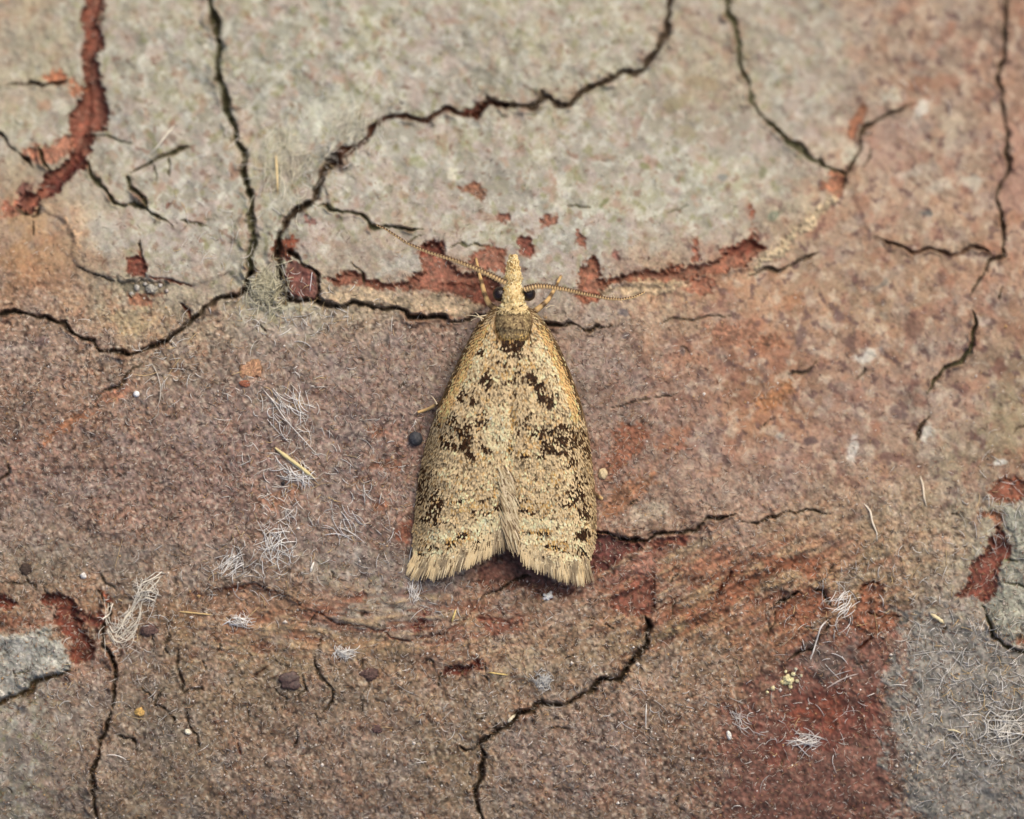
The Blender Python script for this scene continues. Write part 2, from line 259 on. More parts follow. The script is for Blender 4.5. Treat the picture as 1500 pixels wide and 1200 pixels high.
CR = [
 (C1[:12], 6.5, .40, 0, GREEN), (C1[11:], 4.2, .30, 0, SOIL), (C2[:8], 8.0, .45, 0, SOIL), (C2[7:20], 6.5, .35, 0, (84, 44, 30)), (C2[19:], 5.5, .26, 0, SOIL),
 (C3, 4.6, .24, 0, GREEN), (C4, 4.4, .22, 0, SOIL), (C5, 3.6, .18, 1, (96, 62, 44)), (C6[:8], 5.0, .32, 0, SOIL), (C6[7:], 3.6, .22, 1, SOIL),
 (C7, 4.0, .30, 1, SOIL), (C8[:5], 7, .40, 1, SOIL), (C8[3:], 5.0, .36, 0, SOIL), (C9, 3.6, .30, 0, SOIL),
 ([(1080, 765), (1110, 765), (1135, 755), (1150, 748), (1190, 750), (1212, 756)], 2.8, .2, 1, SOIL),
 ([(455, 293), (480, 299), (500, 312), (530, 315), (545, 330), (570, 335), (622, 334)], 3.6, .2, 1, GREEN),
 ([(0, 120), (20, 116), (45, 120), (60, 124), (95, 120)], 3.5, .2, 1, SOIL), ([(-20, 185), (0, 200), (10, 215), (38, 235), (42, 242)], 4, .25, 1, SOIL),
 ([(53, 215), (62, 234), (72, 244)], 3.5, .2, 1, GREEN),
 ([(127, 232), (130, 250), (140, 275), (165, 295), (190, 297), (215, 305), (235, 320), (254, 334)], 3.6, .22, 1, GREEN),
 ([(176, 256), (190, 275), (202, 290), (212, 302)], 4, .22, 1, GREEN), ([(178, 254), (200, 243), (225, 232), (245, 222), (278, 214)], 3.4, .18, 1, GREEN),
 ([(224, 233), (227, 248), (230, 262)], 2.6, .14, 1, GREEN), ([(246, 225), (249, 240), (250, 256)], 2.6, .14, 1, GREEN),
 ([(128, 200), (150, 198), (170, 205), (185, 212), (195, 208)], 2.8, .14, 1, GREEN), ([(262, 323), (280, 325), (296, 331)], 2.6, .14, 1, GREEN),
 ([(205, 352), (207, 365), (210, 378)], 2.6, .16, 1, SOIL), ([(18, 300), (28, 314), (42, 320), (54, 312), (62, 300)], 3.4, .2, 1, SOIL),
 ([(40, 320), (44, 334), (46, 348)], 2.2, .14, 1, SOIL), ([(110, 390), (135, 400), (152, 412), (165, 412)], 2.6, .15, 1, SOIL),
 ([(265, 448), (273, 456), (281, 464)], 3.0, .2, 1, RED), ([(216, 406), (250, 410), (285, 417)], 3.0, .16, 1, (110, 50, 34)),
 ([(212, 532), (190, 555), (165, 570), (145, 580), (143, 592)], 2.8, .18, 1, SOIL), ([(-10, 720), (4, 705), (13, 690), (10, 680)], 4, .25, 1, SOIL),
 ([(36, 846), (44, 855), (53, 862)], 2.8, .2, 1, SOIL), ([(0, 858), (20, 852), (36, 847)], 1.8, .1, 1, SOIL), ([(66, 860), (80, 872), (95, 880)], 2.4, .14, 1, SOIL),
 ([(148, 845), (160, 855), (172, 862)], 2.2, .14, 1, SOIL), ([(142, 858), (147, 868), (152, 880)], 2.6, .2, 1, SOIL),
 ([(265, 955), (262, 980), (266, 1000), (268, 1014)], 3.0, .22, 1, SOIL), ([(268, 1014), (282, 1006), (300, 1014)], 2.4, .16, 1, SOIL), ([(247, 935), (249, 952), (253, 960)], 2.4, .16, 1, SOIL),
 ([(237, 1005), (228, 1024), (225, 1030), (238, 1045), (249, 1056), (250, 1070)], 2.8, .2, 1, SOIL), ([(203, 1003), (215, 1018), (226, 1028)], 2.2, .15, 1, SOIL),
 ([(275, 1035), (272, 1054), (280, 1072), (288, 1082), (290, 1104)], 2.8, .2, 1, SOIL), ([(172, 1075), (188, 1080), (198, 1086), (200, 1104)], 2.8, .2, 1, SOIL),
 ([(232, 918), (229, 930), (231, 945)], 2.2, .16, 1, SOIL), ([(296, 972), (299, 988)], 2.0, .15, 1, SOIL), ([(340, 990), (337, 1006)], 2.0, .14, 1, SOIL), ([(358, 1040), (362, 1056)], 2.0, .14, 1, SOIL),
 ([(457, 960), (457, 978), (472, 996), (486, 1012), (487, 1025), (472, 1044)], 3.0, .22, 1, SOIL), ([(372, 990), (386, 980), (402, 968)], 2.8, .18, 1, (80, 40, 28)), ([(402, 968), (414, 976)], 2.0, .12, 1, SOIL),
 ([(430, 1022), (448, 1010), (450, 998), (446, 990)], 2.2, .14, 1, SOIL), ([(400, 1008), (418, 1020), (412, 1046)], 2.2, .14, 1, SOIL), ([(532, 962), (530, 985), (535, 1008), (522, 1022)], 2.4, .16, 1, SOIL),
 ([(652, 986), (643, 998), (641, 1012)], 2.6, .2, 1, SOIL), ([(428, 1068), (434, 1082), (430, 1100)], 2.4, .16, 1, SOIL), ([(466, 1045), (468, 1064)], 2.2, .14, 1, SOIL), ([(350, 1084), (346, 1104)], 2.4, .16, 1, RED),
 ([(528, 1025), (531, 1042)], 2.0, .14, 1, SOIL),
 ([(668, 1088), (676, 1095), (692, 1096), (704, 1088)], 3.6, .26, 1, SOIL), ([(722, 1075), (730, 1058)], 2.4, .16, 1, SOIL),
 ([(778, 843), (755, 852), (735, 860), (715, 870), (706, 880)], 3.2, .22, 1, SOIL), ([(961, 842), (962, 868), (961, 893)], 2.8, .2, 1, RED),
 ([(958, 894), (980, 885), (1005, 872)], 2.6, .14, 1, RED), ([(1076, 832), (1064, 855), (1048, 878)], 3.6, .18, 1, RED), ([(1000, 842), (990, 850), (985, 858)], 2.4, .14, 1, SOIL),
 ([(1138, 890), (1150, 876), (1172, 868)], 3.6, .22, 1, SOIL), ([(1190, 864), (1204, 866), (1214, 876), (1216, 886)], 3.2, .2, 1, SOIL), ([(1192, 850), (1208, 842), (1224, 828)], 2.6, .16, 1, SOIL),
 ([(1137, 892), (1135, 905), (1122, 938)], 2.4, .16, 1, SOIL), ([(1252, 953), (1264, 945), (1276, 934), (1284, 924)], 3.4, .22, 1, RED), ([(1150, 968), (1168, 956), (1190, 946), (1200, 932)], 3.2, .22, 1, SOIL),
 ([(1208, 908), (1216, 916), (1206, 930)], 2.6, .18, 1, SOIL), ([(1272, 894), (1296, 902), (1318, 904)], 2.8, .18, 1, (100, 55, 30)), ([(1252, 868), (1262, 856), (1276, 850), (1290, 853)], 2.4, .18, 1, (100, 50, 30)),
 ([(1438, 884), (1448, 905), (1456, 930), (1465, 944), (1500, 958), (1560, 970)], 3.8, .2, 0, GREEN), ([(-20, 1034), (0, 1034), (25, 1022), (50, 1002), (80, 990), (104, 984)], 5, .2, 1, (96, 74, 44)),
 ([(25, 986), (45, 984)], 2.8, .12, 1, GREEN), ([(1100, 402), (1140, 400), (1168, 386), (1200, 362)], 3.4, .18, 1, SOIL),
 ([(1236, 268), (1262, 215), (1272, 182), (1300, 168), (1340, 150)], 4.0, .16, 1, SOIL), ([(1268, 250), (1275, 232), (1274, 210)], 3.0, .12, 1, SOIL),
 ([(1426, 455), (1433, 480), (1426, 508), (1402, 530), (1386, 545), (1364, 578)], 3.6, .22, 1, GREEN), ([(1366, 610), (1350, 628), (1342, 645)], 3.4, .2, 1, SOIL), ([(1448, 402), (1432, 420), (1418, 440)], 2.6, .14, 1, SOIL),
 ([(1474, 420), (1470, 440)], 3.0, .15, 1, SOIL), ([(428, 368), (442, 385), (456, 396), (468, 406), (466, 444)], 3.8, .28, 0, SOIL), ([(514, 384), (524, 400), (536, 418)], 2.8, .18, 1, GREEN),
 ([(880, 600), (920, 590), (960, 582), (1000, 573)], 2.2, .1, 1, SOIL), ([(960, 470), (1000, 468), (1050, 462), (1080, 452)], 2.2, .1, 1, SOIL), ([(1156, 550), (1180, 540), (1206, 528)], 2.6, .12, 1, SOIL), ([(1115, 628), (1135, 615)], 2.4, .12, 1, SOIL),
 ([(1470, 814), (1498, 822)], 2.4, .12, 1, GREEN), ([(1468, 858), (1484, 862), (1510, 864)], 2.4, .12, 1, GREEN), ([(830, 305), (842, 300), (868, 300)], 2.0, .08, 1, GREEN), ([(980, 310), (1000, 304), (1014, 296)], 2.2, .08, 1, GREEN),
 ([(660, 360), (690, 354), (712, 358)], 2.6, .12, 1, GREEN), ([(600, 356), (612, 346), (622, 344)], 2.6, .12, 1, GREEN),
 ([(275, 882), (330, 860), (372, 861), (405, 866), (440, 879), (442, 890), (470, 902), (500, 915), (522, 920)], 2.2, .12, 1, (120, 62, 40)),
 ([(500, 915), (560, 922), (590, 940), (640, 930), (690, 905), (705, 880)], 2.0, .08, 1, (112, 56, 40)),
]
rs = np.random.default_rng(21)                                    # short hairline splits in the brown layer
for _ in range(70):
    x = rs.uniform(0, 1500); y = rs.choice([rs.uniform(480, 1200), rs.uniform(900, 1200)])
    if 590 < x < 890 and y < 870: continue
    a = rs.normal(math.pi / 2 if x < 560 else 0.4, 0.5); l = rs.uniform(8, 22); P = [(x, y)]
    for k in range(3): a += rs.normal(0, .5); P.append((P[-1][0] + l / 3 * math.cos(a), P[-1][1] - l / 3 * math.sin(a)))
    CR.append((P, rs.uniform(1.4, 2.2), rs.uniform(.06, .14), 1, SOIL))

# flaked-off scars: (polygon, colour, depth, softness)
DR = (122, 58, 43); MR = (140, 76, 56); OR = (168, 104, 68)
SC = [
 ([(118, -60), (150, -60), (140, 60), (145, 105), (150, 140), (152, 165), (143, 190), (126, 195), (138, 206), (130, 225), (125, 240), (118, 250), (110, 245), (95, 262), (76, 282), (62, 287), (55, 305), (45, 318), (28, 312), (24, 300), (32, 285), (50, 285), (58, 260), (65, 245), (95, 232), (105, 215), (102, 165), (110, 130), (118, 112)], (136, 68, 50), .16, 2),
 ([(60, 262), (95, 240), (118, 222), (126, 236), (116, 250), (96, 266), (72, 280)], (112, 48, 40), .05, 3),
 ([(20, 300), (30, 268), (40, 276), (36, 292), (28, 306)], (130, 72, 60), .03, 3), ([(0, 292), (18, 300), (24, 312), (0, 318)], (150, 84, 60), .03, 4),
 ([(30, 225), (45, 210), (70, 212), (100, 196), (104, 214), (70, 234), (45, 234)], (165, 100, 74), .04, 3), ([(62, 112), (84, 100), (104, 118), (112, 124), (100, 142), (92, 126), (70, 122)], (178, 104, 70), .04, 3),
 ([(182, 378), (205, 370), (215, 395), (212, 408), (190, 406), (181, 396)], (120, 54, 40), .10, 2), ([(168, 410), (195, 408), (240, 414), (232, 430), (212, 440), (200, 440), (180, 430)], (128, 112, 92), .06, 3),
 ([(186, 428), (205, 430), (222, 444), (208, 452), (190, 450)], (150, 92, 66), .03, 3), ([(88, 312), (108, 330), (112, 372), (100, 382), (96, 350), (84, 330)], (192, 146, 108), -.02, 4),
 ([(394, 344), (412, 350), (430, 344), (438, 356), (430, 374), (420, 380), (408, 380), (402, 362)], (128, 58, 40), .06, 2), ([(420, 374), (440, 380), (456, 398), (468, 407), (466, 442), (440, 440), (420, 434)], (116, 62, 54), .02, 2),
 ([(478, 412), (500, 402), (540, 408), (575, 414), (606, 408), (612, 398), (618, 366), (632, 350), (647, 352), (656, 374), (676, 392), (715, 400), (738, 410), (738, 440), (700, 446), (660, 434), (620, 424), (560, 424), (510, 420)], (146, 82, 62), .12, 2),
 ([(640, 418), (700, 410), (736, 418), (736, 440), (690, 440)], (132, 66, 48), .05, 3), ([(618, 372), (630, 352), (646, 356), (650, 372), (636, 378)], (114, 46, 34), .04, 2), ([(690, 372), (715, 362), (742, 366), (740, 396), (700, 398), (684, 388)], (156, 92, 70), .05, 2),
 ([(476, 428), (520, 420), (590, 432), (650, 436), (700, 448), (690, 462), (620, 458), (540, 448), (480, 444)], (176, 146, 114), .0, 4),
 ([(843, 436), (848, 408), (858, 378), (868, 376), (876, 398), (880, 410), (918, 402), (950, 392), (1000, 392), (1040, 380), (1068, 366), (1100, 352), (1118, 362), (1110, 382), (1062, 398), (1000, 412), (940, 412), (890, 422), (872, 444)], (150, 86, 62), .11, 2),
 ([(1060, 362), (1090, 350), (1112, 360), (1100, 372), (1066, 376)], (128, 60, 42), .04, 3), ([(1100, 300), (1108, 308), (1106, 350), (1098, 352)], (150, 84, 62), .05, 3), ([(1012, 358), (1020, 350), (1024, 380), (1014, 384)], (150, 84, 62), .05, 2),
 ([(1012, 408), (1040, 402), (1052, 420), (1030, 428), (1006, 426)], (156, 90, 64), .03, 4),
 ([(760, 352), (778, 350), (780, 372), (762, 372)], (128, 64, 50), .08, 2), ([(722, 312), (746, 308), (742, 326), (734, 330)], (148, 92, 74), .05, 2), ([(790, 316), (812, 318), (808, 330), (794, 330)], (156, 98, 76), .05, 2), ([(853, 338), (862, 348), (858, 362), (850, 354)], (150, 90, 70), .05, 2), ([(895, 372), (906, 370), (908, 384), (898, 386)], (140, 88, 76), .04, 2),
 ([(666, 272), (704, 274), (716, 287), (711, 297), (690, 284)], (152, 98, 72), .05, 2), ([(444, 312), (456, 318), (464, 314), (466, 324), (456, 330), (446, 324)], (132, 88, 80), .03, 2), ([(238, 300), (246, 294), (254, 298), (248, 308), (240, 308)], (128, 84, 70), .03, 2), ([(700, 148), (714, 144), (702, 168), (690, 164), (674, 158)], (136, 66, 50), .08, 2),
 ([(-20, 874), (22, 877), (32, 890), (20, 897), (-20, 897)], (132, 54, 36), .09, 2), ([(64, 866), (86, 870), (105, 885), (110, 900), (126, 915), (134, 945), (131, 962), (105, 974), (102, 956), (110, 940), (92, 925), (76, 906), (80, 895), (68, 885)], (122, 50, 34), .12, 2),
 ([(105, 898), (128, 906), (148, 900), (152, 914), (130, 918), (112, 910)], (124, 54, 42), .06, 3), ([(-20, 900), (30, 906), (76, 908), (70, 922), (30, 926), (-20, 930)], (148, 88, 62), .03, 4),
 ([(148, 862), (160, 864), (164, 876), (152, 880)], (158, 72, 44), .03, 2),
 ([(1455, 778), (1466, 785), (1478, 808), (1465, 820), (1463, 864), (1440, 880), (1420, 873), (1396, 880), (1420, 850), (1420, 830), (1440, 812), (1450, 795)], (130, 62, 48), .11, 2), ([(1444, 716), (1470, 704), (1510, 698), (1510, 728), (1476, 738), (1452, 726)], (140, 70, 48), .08, 2),
 ([(1436, 750), (1464, 750), (1462, 776), (1456, 778), (1450, 764)], (160, 98, 68), .06, 2), ([(1488, 930), (1510, 912), (1510, 962), (1490, 952)], (150, 88, 62), .06, 2),
 ([(870, 788), (905, 785), (946, 790), (938, 804), (905, 816), (888, 834), (864, 838)], (108, 52, 46), .12, 2), ([(946, 790), (1010, 780), (1005, 792), (975, 806), (960, 820), (948, 812), (955, 800)], (132, 66, 50), .07, 3),
 ([(690, 836), (745, 806), (790, 840), (852, 856), (842, 872), (780, 874), (720, 856)], (118, 68, 54), .06, 4), ([(898, 878), (930, 850), (958, 846), (964, 890), (945, 902), (920, 900), (906, 888)], (138, 74, 56), .06, 3),
 ([(880, 850), (940, 815), (990, 800), (960, 830), (900, 862)], (160, 102, 82), -.02, 4),
 ([(648, 986), (656, 974), (702, 968), (706, 978), (680, 988), (660, 990)], (116, 46, 34), .10, 2), ([(700, 905), (740, 900), (760, 908), (752, 930), (722, 936)], (140, 78, 58), .05, 3), ([(598, 912), (626, 898), (616, 920), (604, 922)], (128, 60, 48), .05, 2),
 ([(585, 765), (600, 762), (606, 786), (594, 796), (582, 788)], (144, 78, 56), .03, 3), ([(540, 624), (566, 622), (572, 636), (550, 642)], (150, 96, 72), .02, 3), ([(552, 678), (580, 672), (584, 686), (564, 694), (536, 690)], (150, 92, 68), .02, 3),
 ([(552, 732), (566, 732), (566, 746), (554, 748)], (152, 94, 66), .02, 3), ([(390, 730), (420, 722), (440, 732), (410, 742)], (156, 104, 78), .01, 5), ([(516, 866), (534, 864), (536, 878), (520, 884)], (146, 88, 66), .04, 2),
 ([(1050, 1104), (1066, 1050), (1110, 1012), (1150, 966), (1196, 944), (1240, 922), (1290, 908), (1332, 906), (1318, 960), (1300, 1010), (1310, 1060), (1322, 1100), (1330, 1270), (1030, 1270)], (124, 74, 60), .03, 14),
 ([(1120, 1040), (1180, 1010), (1240, 1000), (1290, 1030), (1280, 1080), (1180, 1100), (1120, 1100)], (112, 54, 42), .02, 12), ([(1160, 1050), (1230, 1030), (1230, 1048), (1170, 1064)], (134, 62, 42), .0, 8),
 ([(1180, 960), (1240, 945), (1256, 980), (1230, 1000), (1170, 990)], (118, 88, 78), -.02, 10),
 ([(1134, 892), (1172, 866), (1196, 860), (1214, 872), (1210, 900), (1180, 915), (1140, 910)], (146, 84, 58), .06, 3), ([(1255, 872), (1264, 856), (1300, 850), (1296, 864), (1276, 880), (1320, 902), (1330, 912), (1290, 930), (1250, 912)], (148, 84, 58), .07, 3),
 ([(1244, 176), (1258, 158), (1272, 150), (1270, 172), (1256, 194), (1245, 192)], (160, 96, 66), .06, 2), ([(1212, 242), (1240, 250), (1236, 276), (1226, 288), (1210, 272)], (182, 108, 74), .05, 3),
 ([(1222, 282), (1232, 290), (1180, 340), (1140, 380), (1112, 402), (1098, 404), (1110, 388), (1150, 345), (1190, 308)], (186, 158, 122), -.06, 3), ([(884, 428), (930, 414), (1000, 410), (1010, 418), (960, 428), (890, 440)], (182, 150, 114), -.03, 4),
 ([(52, 654), (62, 638), (90, 618), (128, 600), (142, 604), (120, 616), (90, 632), (64, 652)], (164, 100, 66), .02, 2), ([(144, 592), (150, 580), (185, 560), (192, 568), (180, 580), (158, 592)], (168, 108, 80), .03, 2),
 ([(274, 872), (330, 859), (372, 862), (405, 867), (440, 880), (438, 896), (400, 902), (340, 894), (290, 886)], (150, 106, 80), .05, 3),
 ([(1095, 500), (1140, 492), (1160, 506), (1120, 520)], (158, 96, 66), .02, 5), ([(1102, 580), (1160, 560), (1168, 576), (1130, 592), (1100, 594)], (172, 108, 66), .02, 4), ([(895, 640), (940, 618), (950, 640), (920, 676), (890, 690), (880, 668)], (150, 86, 60), .03, 5),
 ([(960, 660), (1006, 630), (1000, 656), (970, 672)], (152, 90, 66), .02, 4), ([(900, 720), (960, 690), (950, 720), (900, 760), (884, 750)], (156, 98, 66), .02, 5), ([(1040, 480), (1100, 470), (1110, 492), (1060, 510)], (156, 100, 74), .01, 6),
 ([(990, 840), (1040, 805), (1080, 806), (1060, 824), (1020, 836)], (160, 100, 72), .02, 4), ([(1000, 905), (1040, 868), (1110, 830), (1130, 850), (1080, 885), (1030, 912)], (152, 88, 60), .03, 5), ([(1110, 820), (1160, 815), (1200, 826), (1180, 842), (1130, 838)], (150, 86, 58), .03, 4),
 ([(-20, 932), (30, 925), (72, 918), (76, 935), (100, 955), (104, 984), (80, 990), (50, 1002), (22, 1024), (0, 1034), (-20, 1036)], (164, 158, 147), -.10, 2),
 ([(1326, 912), (1360, 902), (1400, 900), (1450, 928), (1510, 960), (1560, 965), (1560, 1270), (1330, 1270), (1316, 1100), (1304, 1030), (1318, 960)], (137, 128, 119), -.03, 15),
 ([(1405, 880), (1440, 884), (1458, 935), (1440, 930), (1410, 905)], (166, 148, 132), -.02, 4), ([(1470, 745), (1560, 738), (1560, 920), (1480, 940), (1450, 905), (1464, 862), (1480, 808)], (146, 142, 126), -.05, 3),
 ([(360, 402), (385, 398), (415, 425), (420, 448), (395, 458), (372, 440)], (178, 172, 148), -.05, 5),
]
PLATES = [
 [(-1800, -1800), (120, -1800), (124, 60), (124, 112), (95, 121), (45, 120), (0, 119), (-1800, 119)],
 [(-1800, 119), (0, 119), (45, 120), (95, 121), (112, 124), (110, 215), (60, 240), (42, 242), (10, 215), (-20, 185), (-1800, 185)],
 [(-1800, 185), (-20, 185), (10, 215), (42, 242), (60, 240), (110, 230), (60, 285), (42, 320), (20, 305), (-1800, 310)],
 [(120, -1800), (300, -1800)] + C1[:13] + [(330, 400), (285, 416), (216, 408), (165, 412), (135, 400), (108, 385), (96, 330), (60, 300), (110, 240), (128, 200), (124, 112)],
 [(-1800, 310), (20, 305), (42, 320), (60, 300), (96, 330), (108, 385), (135, 400), (165, 412), (216, 408), (285, 416), (330, 400), (364, 405)] + C1[12:] + [(-1800, 457)],
 [(300, -1800)] + C1[:13] + [(385, 440), (408, 432)] + C2[1:] + [(1000, -1800)],
 C2 + [(1000, -1800), (1050, -1800)] + C3 + [(1226, 285), (1150, 345), (1100, 395), (1000, 410), (900, 425), (845, 436), (840, 470)] + C6[10::-1],
 [(1050, -1800)] + C3 + [(1285, 345)] + C5[1:] + C4[9::-1] + [(1490, -1800)],
 [(1490, -1800)] + C4 + [(1433, 480), (1386, 545), (1440, 716), (1500, 700), (3400, 690), (3400, -1800)],
 [(1440, 716), (1500, 700), (3400, 690), (3400, 1000), (1560, 970), (1465, 944), (1438, 884), (1465, 820)],
 [(1330, 908), (1400, 895), (1438, 884), (1465, 944), (1560, 970), (3400, 1000), (3400, 3400), (1340, 3400), (1310, 1060), (1304, 1000)],
 [(1050, 1104), (1066, 1050), (1110, 1012), (1150, 966), (1196, 944), (1240, 922), (1290, 908), (1330, 908), (1304, 1000), (1310, 1060), (1340, 3400), (1000, 3400), (1040, 1200)],
 [(872, 786)] + C7[1:] + [(1080, 765), (1150, 748), (1212, 756), (1300, 800), (1255, 872), (1320, 902), (1290, 908), (1240, 922), (1196, 944), (1150, 966), (1110, 1012), (1066, 1050), (1050, 1104), (1040, 1200), (1000, 3400), (650, 3400), (685, 1270)] + C8[::-1] + [(940, 898), (905, 885), (870, 850)],
 C8 + [(650, 3400), (100, 3400)] + C9[::-1] + [(152, 870), (275, 875), (330, 860), (405, 866), (442, 890), (522, 920), (590, 940), (690, 905), (706, 880), (778, 843), (870, 850), (905, 885), (940, 898)],
 [(-1800, 858), (0, 858), (36, 847), (80, 872), (148, 862), (152, 870)] + C9 + [(100, 3400), (-1800, 3400)],
 [(-1800, 457)] + C1[:11:-1] + [(385, 440), (408, 432)] + C6[1:11] + [(745, 843), (706, 880), (690, 905), (590, 940), (522, 920), (442, 890), (405, 866), (330, 860), (275, 875), (152, 870), (148, 862), (80, 872), (36, 847), (0, 858), (-1800, 858)],
]
ID = np.full(PX.shape, len(PLATES), np.int32)
for k, P in enumerate(PLATES):
    s = block(P, 20); sub = ID[s]; m = inside(WX[s], WY[s], P) & (sub == len(PLATES)); sub[m] = k
# heights -----------------------------------------------------------
def large(X, Y):
    X = np.clip(np.asarray(X, float), -900, 2400); Y = np.clip(np.asarray(Y, float), -900, 2100)
    z = -1.35 * sstep(540, 60, Y) - 0.55 * sstep(760, 1250, X) * sstep(860, 500, Y)
    z = z - 0.000014 * np.clip(-Y + 130, 0, 500) ** 2 - 0.000014 * np.clip(Y - 1080, 0, 500) ** 2 - 0.12 * ((X - 750) / 750) ** 2
    return z
off = np.array([.02, .06, .03, .07, .0, .05, .08, .02, .0, .04, .0, .0, .02, .0, .02, .03, .0])
pl = off[ID]
for _ in range(2): pl = (np.roll(pl, 1, 0) + np.roll(pl, -1, 0) + pl) / 3; pl = (np.roll(pl, 1, 1) + np.roll(pl, -1, 1) + pl) / 3
n_med = fbm(PX, PY, 34, 11, 3); n_big = fbm(PX, PY, 150, 12, 2); n_fine = fbm(PX, PY, 7, 13, 3, .65)
ridge = 1 - np.abs(fbm(PX + 8 * n_med, PY + 8 * n_med, 48, 14, 3)) * 2
under = np.exp(-((PX - 745) / 150.0) ** 4 - ((PY - 650) / 230.0) ** 4)      # the moth's resting place is even
H = large(PX, PY) + pl + (0.10 * n_big + 0.055 * n_med) * (1 - .8 * under) + 0.007 * n_fine * (0.7 + 0.5 * sat) + 0.014 * ridge * sat
# colours -----------------------------------------------------------
nA = snoise(PX, PY, 10, 21, 3, .6); nB = snoise(PX, PY, 7, 22, 2, .6); nC = snoise(PX, PY, 30, 23, 3); nD = snoise(PX, PY, 14, 24, 3); nE = snoise(PX, PY, 5.0, 25, 2, .7)
nF = snoise(PX, PY, 70, 20, 3)
far = sstep(700, 1150, PX) * sstep(850, 600, PY); calm = 1 - .72 * np.maximum(far, sstep(500, 330, PY))      # the smoother, less felted upper bark
m = (0.18 + 0.82 * sat) * calm
C = C * (1 + .045 * nF)[..., None]
C = mix(C, (148, 130, 124), .38 * sat * sstep(.0, 1.8, snoise(PX, PY, 55, 35, 4, .6)))
C = mix(C, (140, 102, 82), .36 * sat * sstep(.1, 1.8, snoise(PX, PY, 45, 36, 4, .6)))
C = mix(C, (160, 104, 74), 0.26 * sat * sstep(.5, 1.9, nC + .4 * nF))
C = mix(C, C * np.array([.55, .50, .50]), 0.90 * m * sstep(.55, 1.6, nA + .25 * nC))
C = mix(C, (204, 188, 168), (0.2 + .32 * sat) * calm * sstep(.4, 1.8, nB))
C = mix(C, (130, 126, 88), 0.34 * (1 - sat) * sstep(.5, 1.8, nD * .5 + .9 * nF))
C = mix(C, (200, 197, 184), 0.55 * (1 - sat) * sstep(.3, 1.7, snoise(PX, PY, 17, 26, 3, .6)))
C = mix(C, (138, 130, 112), 0.60 * (1 - sat) * sstep(.5, 1.5, snoise(PX, PY, 24, 37, 3, .55)))
C = mix(C, (128, 124, 84), 0.55 * (1 - sat) * sstep(1.0, 1.9, snoise(PX, PY, 18, 38, 2)))
C = mix(C, (206, 202, 188), 0.5 * (1 - sat) * sstep(.8, 2.0, snoise(PX * 1.0 + PY * .5, PY * .6, 22, 39, 3, .6)))
C = mix(C, (174, 148, 140), 0.40 * (1 - sat) * sstep(.1, 1.5, snoise(PX, PY, 36, 27, 2)))
C = mix(C, (118, 82, 66), 0.50 * (1 - sat) * sstep(1.5, 2.1, snoise(PX, PY, 16, 28, 2)))
C = mix(C, (150, 108, 86), 0.35 * (1 - sat) * sstep(.9, 2.0, snoise(PX, PY, 24, 33, 3)))
C = mix(C, (104, 74, 68), 0.85 * far * sat * sstep(.8, 1.6, snoise(PX, PY, 17, 29, 3, .55)))
C = mix(C, (192, 170, 148), 0.60 * far * sat * sstep(.4, 1.7, snoise(PX, PY, 20, 30, 3, .55)))
C = mix(C, (150, 96, 76), 0.40 * far * sat * sstep(.5, 1.8, snoise(PX, PY, 40, 40, 3, .5)))
